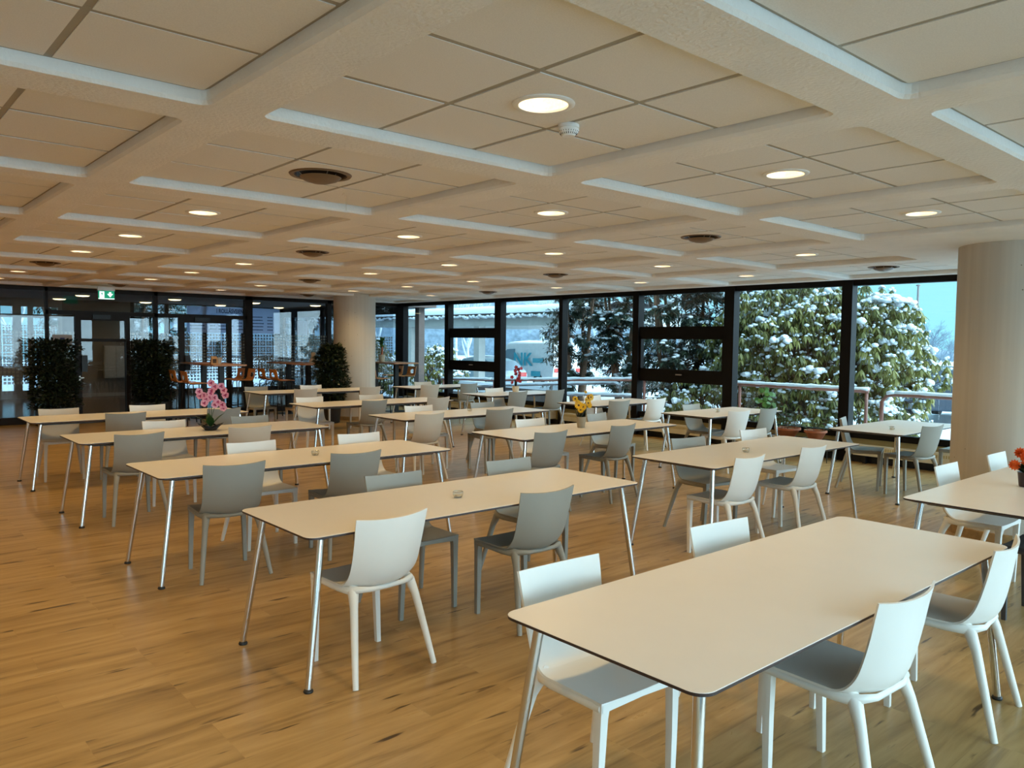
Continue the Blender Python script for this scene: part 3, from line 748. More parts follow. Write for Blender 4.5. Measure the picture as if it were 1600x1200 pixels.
# ------------------------------------------------------------------ small things on tables
def tealight():
    r = empty('tealight_holder')
    MB().lathe([(.017,0),(.026,.004),(.031,.018),(.032,.030),(.030,.036),(.0285,.036),(.0295,.028),(.027,.008),(0,.006)], seg=28, close=False).build('glass_bowl', M['tglass'], r, smooth=True)
    MB().lathe([(.0185,.007),(.0185,.016),(0,.016)], seg=20, close=False).build('candle', M['wax'], r, smooth=True, angle=40)
    MB().lathe([(.0295,.033),(.0305,.0365),(.0295,.0375)], seg=28, close=False).build('rim', M['steel'], r)
    return r
tp = None
for k, x, y in ((2,2.81,3.67),(3,2.94,5.72),(6,5.96,3.71),(8,6.40,8.12),(16,8.90,3.72),(11,9.15,6.15)):
    if tp is None: tp = tealight(); o = tp
    else: o = copy_tree(tp)
    o.location = (x, y, .740); tag(o, 'small clear glass tealight holder on the ' + TD[k].replace('the ', ''), 'candle holder', 'glass tealight holders')

def leaf(mb, base, d, up, L, W, curl=.2, mi=0, n=3):
    d = Vector(d).normalized(); side = d.cross(Vector(up)); side = side.normalized() if side.length > 1e-4 else Vector((1,0,0)); nrm = side.cross(d)
    prof = [(0,.15),(.35,1),(.7,.8),(1,.0)] if n == 3 else [(0,.2),(.5,1),(1,0)]
    vs = []
    for t, w in prof:
        p = Vector(base) + d*(L*t) - nrm*(curl*L*t*t)
        vs += [p - side*(W/2*w), p + side*(W/2*w)]
    fs = [(2*i, 2*i+1, 2*i+3, 2*i+2) for i in range(len(prof)-1)]
    mb.add(vs, fs, mi)
def blossom(mb, c, f, r, npet, w, mi=0, cup=.15, r0=.0):
    """petals round a centre c facing f"""
    f = Vector(f).normalized(); a = f.cross(Vector((0,0,1)) if abs(f.z) < .9 else Vector((1,0,0))).normalized(); b = f.cross(a)
    for k in range(npet):
        t = 2*PI*(k+r0)/npet; d = a*math.cos(t) + b*math.sin(t) + f*cup; leaf(mb, Vector(c)+f*.001*(k % 2), d, f, r, w, -.1, mi)

# pink orchid
oc = empty('orchid', (2.92, 7.92, .740), 0, 'pink orchid in a dark star-shaped bowl on a left-row table', 'flower')
S = 20
mb = MB(); vs = []; prof = [(.055,0),(.062,.012),(.095,.045),(.115,.058)]
for r_, z in prof:
    for k in range(S):
        t = 2*PI*k/S; q = 1 + (.16*math.cos(5*t) if r_ > .09 else 0); vs.append((r_*q*math.cos(t), r_*q*math.sin(t), z + (.012*math.cos(5*t) if r_ > .09 else 0)))
fs = [(i*S+k, i*S+(k+1)%S, (i+1)*S+(k+1)%S, (i+1)*S+k) for i in range(3) for k in range(S)] + [tuple(range(S))[::-1]]
vs.append((0,0,.03)); fs += [(2*S+k, 2*S+(k+1)%S, len(vs)-1) for k in range(S)]
mb.add(vs, fs); mb.build('bowl', M['blackpot'], oc, smooth=True, angle=60)
for d in ((-.6,.3,1.0),(.5,-.1,1.1),(.1,.5,.9),(-.2,-.5,.9)):
    mb = MB(); leaf(mb, (0,0,.03), d, (0,0,1), .19, .075, .35); mb.build('leaf', M['orchleaf'], oc, smooth=True)
stems = [[(0,0,.03),(.01,0,.20),(-.02,-.02,.33),(-.08,-.07,.41),(-.15,-.12,.40)], [(0,0,.03),(-.01,.01,.22),(.01,.0,.38),(.03,-.02,.46),(.08,-.06,.47)], [(0,0,.03),(.02,0,.16),(.05,-.03,.27),(.08,-.06,.30)]]
for st in stems: MB().tube(catmull(st, 12), .0028, 6).build('stem', M['orchleaf'], oc, smooth=True)
rr = random.Random(11)
fl = [(0.0,-.02,.475),(.03,-.04,.44),(-.005,-.05,.40),(.085,-.06,.445),(.11,-.07,.40),(.13,-.06,.35),(-.155,-.12,.40),(-.145,-.12,.36),(-.10,-.09,.36),(-.07,-.07,.315),(-.03,-.05,.33),(.02,-.05,.33),(.045,-.07,.285),(.02,-.06,.26),(.085,-.09,.26),(-.09,-.08,.28),(-.02,-.05,.375),(.10,-.08,.225)]
for p in fl:
    f = Vector((-.35+rr.uniform(-.5,.5), -1, rr.uniform(-.2,.35)))
    mb = MB(); blossom(mb, p, f, .040, 5, .048, 0, .1, rr.random()); blossom(mb, Vector(p)+f.normalized()*.004, f, .020, 3, .017, 1, .25)
    mb.build('blossom', [M['pink'], M['magenta']], oc, smooth=True)

# yellow flowers
yc = empty('potted_yellow_flowers', (6.20, 5.90, .740), 0, 'yellow dark-centred flowers in a grey-beige conical pot', 'flower')
MB().lathe([(.038,0),(.041,.004),(.054,.115),(.056,.120),(.052,.120),(.048,.10),(0,.10)], seg=32, close=False).build('pot', M['greypot'], yc, smooth=True, angle=50)
mb = MB()
for k in range(90):
    t = rr.uniform(0, 2*PI); leaf(mb, (rr.uniform(-.03,.03),rr.uniform(-.03,.03),.10), (math.cos(t)*rr.uniform(.1,.7), math.sin(t)*rr.uniform(.1,.7), 1), (math.cos(t),math.sin(t),0), rr.uniform(.06,.15), .014, .15)
mb.build('foliage', M['ficus'], yc)
heads = [(-.095,-.05,.25,.052),(-.05,-.07,.235,.045),(-.11,-.01,.32,.035),(.01,-.05,.39,.02),(.045,-.03,.30,.032),(.055,-.06,.245,.04),(.085,-.02,.32,.045),(.11,-.03,.33,.045),(-.075,-.06,.20,.04),(.075,-.03,.285,.035),(.04,-.06,.27,.04),(-.06,0,.275,.035)]
for x, y, z, r_ in heads:
    f = Vector((x*4-.4, -1, rr.uniform(-.1,.6)))
    MB().tube(catmull([(0,0,.10),(x*.4,y*.4,.10+(z-.1)*.6),(x,y,z)], 6), .002, 5).build('stem', M['ficus'], yc)
    mb = MB(); blossom(mb, (x,y,z), f, r_, 13, r_*.42, 0, .15); blossom(mb, Vector((x,y,z))+f.normalized()*.003, f, r_*.9, 13, r_*.42, 0, .25, .5)
    fn = f.normalized(); mb.tube([Vector((x,y,z)), Vector((x,y,z))+fn*.008], [r_*.32, r_*.22], 10, 1)
    mb.build('flower_head', [M['yellow'], M['brownc']], yc, smooth=False)

# orange flowers at the right edge
og = empty('potted_orange_flowers', (6.02, 1.63, .740), 0, 'orange flowers in a dark purple pot at the right edge', 'flower')
MB().lathe([(.036,0),(.040,.006),(.050,.095),(.052,.098),(.048,.098),(.045,.085),(0,.085)], seg=32, close=False).build('pot', M['purple'], og, smooth=True, angle=50)
mb = MB()
for k in range(60):
    t = rr.uniform(0, 2*PI); leaf(mb, (0,0,.085), (math.cos(t)*rr.uniform(.3,1.2), math.sin(t)*rr.uniform(.3,1.2), .8), (0,0,1), rr.uniform(.06,.12), .035, .3)
mb.build('foliage', M['ficus'], og)
for x, y, z in ((-.055,.055,.145),(-.03,0,.20),(.0,.0,.16),(.05,-.04,.19),(.03,.05,.22),(-.02,-.03,.235)):
    MB().tube([(0,0,.085),(x,y,z)], .003, 5).build('stem', M['ficus'], og)
    f0 = Vector((-1+rr.uniform(-.3,.3), -.6, .2)); mb = MB()
    for q in range(5):
        blossom(mb, Vector((x,y,z))+f0.normalized()*(.004*q), f0, .040-.006*q, 12, .018, 0, .1+.28*q, q*.37)
        blossom(mb, Vector((x,y,z))-f0.normalized()*(.003*q), -f0, .038-.005*q, 10, .018, 0, .3+.28*q, q*.37)
    mb.build('blossom', M['orangef'], og)

# red flowers in a cream pot
rd = empty('potted_red_flower', (9.34, 10.52, .740), 0, 'red orchid-like flower in a cream pot on a window table', 'flower')
MB().lathe([(.045,0),(.05,.005),(.068,.125),(.070,.13),(.064,.13),(.06,.11),(0,.11)], seg=28, close=False).build('pot', M['creampot'], rd, smooth=True, angle=50)
mb = MB()
for k in range(14):
    t = rr.uniform(0, 2*PI); leaf(mb, (0,0,.11), (math.cos(t)*.25, math.sin(t)*.25, 1), (math.cos(t),math.sin(t),0), rr.uniform(.12,.2), .04, .1)
mb.build('foliage', M['ficus'], rd)
MB().tube(catmull([(0,0,.11),(.02,0,.28),(.03,-.02,.40),(.06,-.05,.46)], 10), .003, 5).build('stem', M['bark'], rd)
for k in range(15):
    z = .20 + .27*k/14; x = .05*math.sin(k*2.1) - (.12 if k % 5 == 0 else 0); y = -.03+.03*math.cos(k*1.7)
    mb = MB(); blossom(mb, (x+.03,y,z), (-.4+rr.uniform(-.5,.5),-1,rr.uniform(-.3,.4)), .038, 5, .036, 0, .1, rr.random()); mb.build('blossom', M['redf'], rd)

# ------------------------------------------------------------------ big indoor plants
def bush(name, loc, w, d, z0, z1, pot, label, nl=2600, potbox=None, lw=.042, seed=1, round_top=False):
    r = empty(name, loc, 0, label, 'plant'); q = random.Random(seed); mb = MB()
    for k in range(nl):
        z = q.random(); t = q.uniform(0, 2*PI)
        k_ = 1 if not round_top else math.sqrt(max(.05, 1-(2*z-1)**2*.85))
        rad = (q.random()**.4)*(1+.10*math.sin(3*t+z*9)+.10*math.sin(z*23+t))*k_
        if not round_top and z > .9: rad *= .9
        p = Vector((w/2*rad*math.cos(t), d/2*rad*math.sin(t), z0+(z1-z0)*z))
        o = Vector((math.cos(t), math.sin(t), q.uniform(-.5,1.1)))+Vector((q.uniform(-.6,.6),q.uniform(-.6,.6),q.uniform(-.3,.3)))
        leaf(mb, p, o, (q.uniform(-.4,.4),q.uniform(-.4,.4),1), q.uniform(.06,.11), lw, .25, n=2)
    mb.build('foliage', M['ficus'], r)
    mb = MB()
    for k in range(9):
        t = q.uniform(0, 2*PI); a = q.uniform(.02,.07); b = w*.32
        mb.tube([(a*math.cos(t),a*math.sin(t),z0-.15),(b*.5*math.cos(t),b*.5*math.sin(t),(z0+z1)/2),(b*math.cos(t+.4),b*math.sin(t+.4),z1-.1)], [.012,.008,.004], 6)
    mb.build('stems', M['bark'], r)
    pot.build('planter', M['blackpot'], r, smooth=True, angle=40)
    return r
def sqpot(w, d, h):
    mb = MB(); mb.box(-w/2, w/2, -d/2, d/2, 0, h-.03); mb.box(-w/2-.012, w/2+.012, -d/2-.012, d/2+.012, h-.03, h); return mb
bush('bushy_plant', (3.22, 16.62, 0), .80, .62, .32, 1.60, sqpot(.55,.42,.34), 'tall bushy plant in a black trough left of the glass door', 5200, seed=2)
bush('bushy_plant', (4.98, 16.62, 0), .74, .60, .36, 1.60, sqpot(.60,.42,.38), 'tall bushy plant in a black trough right of the glass door', 5200, seed=3)
bush('bushy_plant', (7.64, 14.18, 0), .66, .60, .34, 1.56, MB().lathe([(.15,0),(.17,.01),(.20,.36),(.21,.38),(.19,.38),(.18,.35),(0,.35)], seg=32, close=False), 'rounded bushy plant in a black pot beside the far column', 5200, seed=4, round_top=True)

# ------------------------------------------------------------------ high tables and stools at the back
def high_table(x0, x1, y0, y1, label):
    cx, cy = (x0+x1)/2, (y0+y1)/2; r = empty('high_table', (cx, cy, 0), 0, label, 'high table', 'high beech-topped tables at the back')
    a, b = (x1-x0)/2, (y1-y0)/2
    MB().prism(rrect(-a, a, -b, b, .03, 3), 1.125, 1.155).build('tabletop', M['beech'], r)
    for s in (-1, 1):
        p = MB(); p.box(-.05,.05,s*b*.5-.04,s*b*.5+.04,.015,1.125); p.box(-.16,.16,s*b*.5-.12,s*b*.5+.12,1.11,1.125)
        q = p.build('post', M['black'], r)
        MB().lathe([(.27,0),(.27,.008),(.05,.018),(0,.018)], (0, s*b*.5, 0), 32, close=False).build('base_plate', M['black'], q, smooth=True, angle=40)
    return r
high_table(5.62, 6.30, 15.1, 17.0, 'high table with beech top between the two glass doors')
high_table(7.52, 8.17, 15.10, 17.0, 'high table with beech top left of the far column')
high_table(9.75, 10.43, 15.15, 16.95, 'high table with beech top right of the far column')
def stool():
    r = empty('bar_stool')
    # beech shell, +x forward: seat then back with an oval hole
    def grid(pathpts, hw, hole=None, n=10):
        P = catmull(pathpts, 18); mb = MB(); W = 11; th = .006; vs = []
        for s in (1, -1):
            for i, p in enumerate(P):
                d = (P[min(i+1,18)]-P[max(i-1,0)]).normalized(); nr = Vector((-d.z,0,d.x))
                for j in range(W):
                    u = -1+2*j/(W-1); v = p + nr*(th*s); vs.append((v.x + .02*u*u*(1 if hole else 0), hw*u*(1-.06*(i/18)), v.z))
        fs = []; o = 19*W
        for i in range(18):
            for j in range(W-1):
                if hole and 6 <= i <= 12 and 4 <= j <= 5 or hole and 7 <= i <= 11 and 3 <= j <= 6:
                    continue
                a = i*W+j; fs.append((a,a+1,a+W+1,a+W)); fs.append((o+a,o+a+W,o+a+W+1,o+a+1))
        for i in range(18):
            for j in (0, W-1): a = i*W+j; fs.append((a,a+W,o+a+W,o+a))
        for i in (0, 18):
            for j in range(W-1): a = i*W+j; fs.append((a,a+1,o+a+1,o+a))
        if hole:
            inside = {(i,j) for i in range(18) for j in range(W-1) if (6<=i<=12 and 4<=j<=5) or (7<=i<=11 and 3<=j<=6)}
            for i, j in inside:
                a = i*W+j
                if (i-1,j) not in inside: fs.append((a,a+1,o+a+1,o+a))
                if (i+1,j) not in inside: fs.append((a+W,a+W+1,o+a+W+1,o+a+W))
                if (i,j-1) not in inside: fs.append((a,a+W,o+a+W,o+a))
                if (i,j+1) not in inside: fs.append((a+1,a+W+1,o+a+W+1,o+a+1))
        mb.add(vs, fs); return mb
    grid([(.20,0,.795),(.14,0,.805),(0,0,.80),(-.10,0,.80),(-.15,0,.812)], .19).build('seat', M['orange'], r, smooth=True, angle=45)
    grid([(-.15,0,.812),(-.18,0,.84),(-.195,0,.90),(-.205,0,.97),(-.22,0,1.03)], .185, True).build('backrest', M['orange'], r, smooth=True, angle=45)
    for sx in (-1, 1):
        for sy in (-1, 1):
            MB().tube([(sx*.12,sy*.13,.785),(sx*.15,sy*.16,.76),(sx*.20,sy*.21,0)], .010, 8).build('leg', M['black'], r, smooth=True)
    mb = MB(); c = [(.18,.19,.26),(-.18,.19,.26),(-.18,-.19,.26),(.18,-.19,.26),(.18,.19,.26)]
    for k in range(4): mb.tube([c[k], c[k+1]], .007, 6)
    mb.build('foot_ring', M['black'], r)
    for sy in (-.13, .13): MB().tube([(-.12,sy,.785),(.12,sy,.785)], .008, 6).build('seat_rail', M['black'], r)
    return r
sp = None
for x, y, f, lab in ((5.33,15.30,0,'left of the high table between the doors, nearer one'),(5.33,15.95,0,'left of the high table between the doors, farther one'),(6.60,16.05,PI,'right of the high table between the doors, nearer one'),(6.60,16.60,PI,'right of the high table between the doors, farther one'),
                     (7.25,15.60,0,'left of the high table by the bushy plant, nearer one'),(7.25,16.20,0,'left of the high table by the bushy plant, farther one'),(8.52,15.95,PI,'behind the bushy plant and far column'),
                     (10.72,16.15,PI,'right of the corner high table, nearer one'),(10.72,16.72,PI,'right of the corner high table, farther one'),(9.46,15.35,0,'left of the corner high table, half hidden by the column')):
    if sp is None: sp = stool(); o = sp
    else: o = copy_tree(sp)
    o.location = (x, y, 0); o.rotation_euler = (0, 0, f); tag(o, 'orange beech bar stool ' + lab, 'bar stool', 'orange bar stools at the high tables')
# things on the high tables
tp_ = empty('topiary_plant', (5.92, 15.62, 1.155), 0, 'small conical green plant in a beige pot on a high table', 'plant')
MB().lathe([(.055,0),(.058,.005),(.075,.13),(.07,.13),(0,.12)], seg=24, close=False).build('pot', M['creampot'], tp_, smooth=True, angle=40)
mb = MB(); q = random.Random(5)
for k in range(500):
    z = q.random(); t = q.uniform(0, 2*PI); rad = (.085*(1-z)+.012)*q.random()**.4
    leaf(mb, (rad*math.cos(t),rad*math.sin(t),.13+.31*z), (math.cos(t),math.sin(t),.7), (0,0,1), .035, .014, .2, n=2)
mb.build('foliage', M['orchleaf'], tp_)
mn = empty('menu_stand', (5.79, 15.50, 1.155), 0, 'brown slanted card stand beside the small conical plant', 'menu stand')
MB().add([(-.07,-.05,0),(.07,-.05,0),(.07,.05,0),(-.07,.05,0),(-.05,-.012,.155),(.05,-.012,.155),(.05,.012,.155),(-.05,.012,.155)], [(0,3,2,1),(4,5,6,7),(0,1,5,4),(1,2,6,5),(2,3,7,6),(3,0,4,7)]).build('card', M['kraft'], mn)
MB().box(-.035,.035,-.045,-.037,.02,.10).build('printed_strip', M['bark'], mn).rotation_euler = (0,0,0)
tw = empty('card_stand', (7.90, 15.45, 1.155), 0, 'peach card stand on the high table left of the column', 'menu stand')
MB().add([(-.09,-.05,0),(.09,-.05,0),(.09,.05,0),(-.09,.05,0),(-.05,-.012,.13),(.05,-.012,.13),(.05,.012,.13),(-.05,.012,.13)], [(0,3,2,1),(4,5,6,7),(0,1,5,4),(1,2,6,5),(2,3,7,6),(3,0,4,7)]).build('card', M['paper'], tw)
MB().lathe([(.04,.13),(.045,.14),(.05,.22),(.03,.235),(0,.235)], seg=16, close=False).build('paper_cup', M['creampot'], tw, smooth=True, angle=40)
bp_ = empty('potted_plant', (9.92, 15.95, 1.155), 0, 'green leafy plant with reddish stem in a beige pot beside the column', 'plant')
MB().lathe([(.055,0),(.06,.005),(.078,.17),(.07,.17),(0,.15)], seg=24, close=False).build('pot', M['creampot'], bp_, smooth=True, angle=40)
MB().tube([(0,0,.15),(.01,0,.30),(.0,0,.42)], [.03,.025,.012], 8).build('stem', M['terra'], bp_)
mb = MB()
for k in range(26):
    t = q.uniform(0, 2*PI); leaf(mb, (0,0,q.uniform(.32,.52)), (math.cos(t)*.5,math.sin(t)*.5,q.uniform(.1,1)), (0,0,1), q.uniform(.12,.2), .08, .4)
mb.build('foliage', M['leafg'], bp_, smooth=True)

# window plants on a wire stand between the window-row tables
ws = empty('plant_stand', (10.78, 5.95, 0), 0, 'low black wire plant stand against the window radiators', 'plant stand')
mb = MB()
for sx in (-.14, .14):
    for sy in (-.62, 0, .62): mb.tube([(sx,sy,0),(sx,sy,.30)], .006, 6)
    mb.tube([(sx,-.66,.30),(sx,.66,.30)], .007, 6)
for sy in np.linspace(-.62,.62,9): mb.tube([(-.14,sy,.304),(.14,sy,.304)], .004, 5)
mb.build('frame', M['black'], ws)
def bowl(x, y, r_, label, seed, tall):
    b = empty('terracotta_bowl', (x, y, .311), 0, label, 'potted plant'); q = random.Random(seed)
    MB().lathe([(r_*.55,0),(r_*.6,.01),(r_*.88,.09),(r_,.10),(r_,.13),(r_*.93,.13),(r_*.85,.10),(0,.09)], seg=36, close=False).build('bowl', M['terra'], b, smooth=True, angle=40)
    MB().lathe([(0,.10),(r_*.86,.10)], seg=30, close=False).build('soil', M['bark'], b)
    mb = MB()
    for k in range(7 if tall else 4):
        t = q.uniform(0, 2*PI); h = q.uniform(.15,.42) if tall else q.uniform(.1,.25); bx, by = q.uniform(-.1,.1), q.uniform(-.1,.1)
        tipx, tipy = bx+math.cos(t)*h*.6, by+math.sin(t)*h*.6
        mb.tube([(bx,by,.09),((bx+tipx)/2,(by+tipy)/2,.09+h*.65),(tipx,tipy,.09+h)], .003, 5, 1)
        for z in range(9):
            f = z/8; p = Vector((bx,by,.11)).lerp(Vector((tipx,tipy,.10+h)), f); a = t+PI/2+(PI if z % 2 else 0)
            leaf(mb, p, (math.cos(a),math.sin(a),.35), (0,0,1), .085, .038, .3)
    mb.build('foliage', [M['leafg'], M['bark']], b, smooth=True)
bowl(10.78, 6.02, .19, 'terracotta bowl with glossy leafy stems on the wire stand', 8, True)
bowl(10.78, 5.58, .16, 'terracotta bowl with sparse stems, nearest on the wire stand', 9, False)
up_ = empty('potted_plant', (10.86, 6.45, .311), 0, 'upright plant with round bright leaves behind a grey window chair', 'potted plant')
MB().lathe([(.06,0),(.065,.005),(.085,.17),(.08,.17),(0,.15)], seg=28, close=False).build('pot', M['terra'], up_, smooth=True, angle=40)
mb = MB(); q = random.Random(15)
for k in range(34):
    t = q.uniform(0, 2*PI); z = q.uniform(.30,.72); rad = q.uniform(.02,.16)*(1-.4*(z-.3)); p = Vector((rad*math.cos(t), rad*math.sin(t), z))
    mb.tube([(0,0,.15), (p.x*.5,p.y*.5,.15+(z-.15)*.6), p], .0025, 4, 1)
    f = Vector((-.7+q.uniform(-.4,.4), -.6+q.uniform(-.4,.4), q.uniform(0,1))).normalized(); a = f.cross(Vector((0,0,1))).normalized(); b = f.cross(a)
    mb.add([p + (a*math.cos(2*PI*i/10)+b*math.sin(2*PI*i/10))*.038 + f*(.004 if i % 2 else 0) for i in range(10)], [tuple(range(10))], 0)
mb.build('foliage', [M['leafg'], M['bark']], up_)
fp = empty('flower_pot', (10.62, 5.62, 0), 0, 'small empty terracotta pot on the floor under the wire stand', 'pot')
MB().lathe([(.06,0),(.065,.005),(.085,.13),(.09,.13),(.09,.15),(.08,.15),(.075,.13),(0,.03)], seg=28, close=False).build('pot_body', M['terra'], fp, smooth=True, angle=40)
# ------------------------------------------------------------------ lobby behind the partition
YL, ZL = 24.0, 2.66
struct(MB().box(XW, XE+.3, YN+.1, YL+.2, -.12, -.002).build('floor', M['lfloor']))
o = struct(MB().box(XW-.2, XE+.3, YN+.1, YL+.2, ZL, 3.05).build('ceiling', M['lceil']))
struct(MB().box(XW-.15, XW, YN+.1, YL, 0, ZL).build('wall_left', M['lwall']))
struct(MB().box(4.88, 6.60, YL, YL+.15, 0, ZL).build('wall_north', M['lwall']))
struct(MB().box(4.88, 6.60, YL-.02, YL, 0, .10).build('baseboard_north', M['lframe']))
f = MB()
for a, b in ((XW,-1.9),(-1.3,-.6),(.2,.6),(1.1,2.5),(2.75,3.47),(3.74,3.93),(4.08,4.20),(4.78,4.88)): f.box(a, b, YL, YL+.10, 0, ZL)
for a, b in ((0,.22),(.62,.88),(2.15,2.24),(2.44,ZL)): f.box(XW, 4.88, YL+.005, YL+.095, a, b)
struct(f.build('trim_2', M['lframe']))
w = struct(MB().box(XW, 4.88, YL+.05, YL+.056, .1, 2.6).build('window_25', M['lglass']))
MB().add([(XW,YL+.04,.70),(4.88,YL+.04,.70),(4.88,YL+.04,1.95),(XW,YL+.04,1.95)], [(0,1,2,3)]).build('frosted_film', M['film'], w)
f = MB()
for x in (6.65, 7.6, 8.7, 9.9, 11.15): f.box(x-.05, x+.05, YL, YL+.10, 0, ZL)
f.box(6.6, XE+.1, YL, YL+.1, 0, .15); f.box(6.6, XE+.1, YL, YL+.1, 2.63, ZL)
for y in (17.3, 19.3, 21.4, 23.4): f.box(XE, XE+.1, y-.05, y+.05, 0, ZL)
f.box(XE, XE+.1, YN+.1, YL, 0, .15); f.box(XE, XE+.1, YN+.1, YL, 2.35, ZL)
struct(f.build('trim_3', M['frame']))
w = struct(MB().box(6.6, 11.2, YL+.05, YL+.056, .15, 2.63).build('window_26', M['lglass']))
MB().add([(6.6,YL+.04,.6),(11.2,YL+.04,.6),(11.2,YL+.04,1.6),(6.6,YL+.04,1.6)], [(0,1,2,3)]).build('frosted_film', M['film'], w)
struct(MB().box(XE+.05, XE+.056, YN+.1, YL, .15, 2.35).build('window_27', M['lglass']))
ll = None; names = ['far left','second from the left','third from the left','fourth','fifth','sixth','seventh','eighth']
kx = 0
for yy, rown in ((20.6,'nearer'), (23.0,'farther')):
    for k, xx in enumerate((-1.6, .5, 2.55, 4.62, 6.72, 8.80, 10.6)):
        if ll is None:
            ll = empty('lobby_lamp'); L_ = ll
            MB().lathe([(.15,0),(.16,-.02),(.155,-.03)], seg=28, close=False).build('rim', M['whitep'], ll, smooth=True, angle=40)
            MB().lathe([(.155,-.028),(.12,-.05),(0,-.06)], seg=28, close=False).build('diffuser', M['lobbylamp'], ll, smooth=True)
        else: L_ = copy_tree(ll)
        L_.location = (xx, yy, ZL)
        tag(L_, 'glowing lobby ceiling lamp, %s row, number %s from the left' % (rown, ['one','two','three','four','five','six','seven'][k]), 'ceiling light', 'round lamps on the lobby ceiling')
mbx = empty('mailbox_cabinet', (6.17, YL-.02, .52), 0, 'pale mailbox cabinet on the lobby wall behind the door', 'mailboxes')
MB().box(-.30,.30,-.12,0,0,.90).build('body', M['mailbox'], mbx)
k_ = 0
for a, b in ((.03,.40),(.42,.52),(.54,.88)):
    for x0, x1 in ((-.28,-.01),(.01,.28)): MB().box(x0,x1,-.13,-.12,a,b).build('door', M['mailbox'], mbx)
def text(s, size, loc, rot, mat, name='lettering', parent=None, ext=.002, sx=1):
    cu = D.curves.new(name, 'FONT'); cu.body = s; cu.size = size; cu.extrude = ext; cu.offset = size*.025
    t = D.objects.new(name, cu); COL.objects.link(t)
    bpy.context.view_layer.update()
    me = D.meshes.new_from_object(t.evaluated_get(bpy.context.evaluated_depsgraph_get())); D.objects.remove(t)
    me.materials.clear(); me.materials.append(mat)
    o = D.objects.new(name, me); COL.objects.link(o); o.location = loc; o.rotation_euler = rot; o.scale = (sx, 1, 1)
    if parent: o.parent = parent
    return o
# directory sign in the lobby
ds = empty('directory_sign', (9.62, YL-.03, 0), 0, 'pale lilac directory sheet with dark lettering on the far lobby window', 'sign')
MB().box(-1.46,1.46,.0,.006,1.83,2.62).build('sheet', M['sign'], ds)
text('I ROLL\u00c5SVEIEN', .175, (-.58,-.003,2.44), (PI/2,0,0), M['signtext'], 'heading', ds, sx=.72)
mb = MB(); q = random.Random(21)
for x0 in (-1.36, -.52, .46):
    for r_ in range(5):
        z = 2.33 - r_*.10; n = x0
        while n < x0+.42: l = q.uniform(.02,.07); mb.box(n, n+l, -.003, 0, z, z+.030); n += l+.008
        n = x0+.58
        while n < x0+.74: l = q.uniform(.02,.05); mb.box(n, n+l, -.003, 0, z, z+.030); n += l+.008
mb.build('text_lines', M['signtext'], ds)
nb = empty('notice', (9.7, 19.6, 0), 0, 'small white notice on a post behind the lobby glass', 'notice')
MB().box(-.15,.15,0,.01,1.78,2.16).build('sheet', M['sign'], nb); MB().box(-.02,.02,.01,.04,0,2.16).build('post', M['frame'], nb)

# ------------------------------------------------------------------ outdoors
GZ = -.42
def ground():
    xs = np.concatenate([np.linspace(11.34, 22, 40), np.linspace(22.5, 90, 40)]); ys = np.linspace(-40, 17.2, 70)
    ys = np.concatenate([ys, np.linspace(17.6, 80, 60)]); q = np.random.RandomState(4)
    vs = []
    for x in xs:
        for y in ys:
            z = GZ + .06*math.sin(x*1.3+y*.7)+.05*math.sin(y*1.9-x*.6) + .05*math.sin(x*.31+1)
            if x < 13.2 and y < 17.3: z = -.12 + .03*math.sin(y*1.7)+.02*math.sin(x*4+y)
            elif x < 14.6 and y < 17.3: z = z*((x-13.2)/1.4) + (-.12)*(1-(x-13.2)/1.4)
            if x > 30: z += (x-30)*.012
            vs.append((x, y, z))
    n = len(ys); fs = [(i*n+j, (i+1)*n+j, (i+1)*n+j+1, i*n+j+1) for i in range(len(xs)-1) for j in range(n-1)]
    o = MB().add(vs, fs).build('snowy_ground', M['snow'], smooth=True); struct(o)
    o = struct(MB().box(-45, 11.34, 24.2, 80, GZ-.1, GZ+.12).build('snowy_ground', M['snow']))
    struct(MB().box(-45, 11.34, -45, YS-.12, GZ-.1, -.1).build('snowy_ground', M['snow']))
ground()
def snow_lump(mb, c, r, q, flat=.6):
    """an irregular lump: a coarse ball with jittered corners"""
    n = 7; vs = [(c[0],c[1],c[2]+r*flat)]
    for lat in (1, 2, 3):
        a = PI*lat/4
        for k in range(n):
            t = 2*PI*k/n + lat*.4; s = r*math.sin(a)*q.uniform(.75,1.25); vs.append((c[0]+s*math.cos(t), c[1]+s*math.sin(t), c[2]+r*flat*math.cos(a)*q.uniform(.8,1.2)))
    vs.append((c[0],c[1],c[2]-r*flat*.8))
    fs = [(0,1+k,1+(k+1)%n) for k in range(n)]
    for L in (0, 1): fs += [(1+L*n+k,1+(L+1)*n+k,1+(L+1)*n+(k+1)%n,1+L*n+(k+1)%n) for k in range(n)]
    fs += [(1+2*n+k, len(vs)-1, 1+2*n+(k+1)%n) for k in range(n)]
    mb.add(vs, fs)
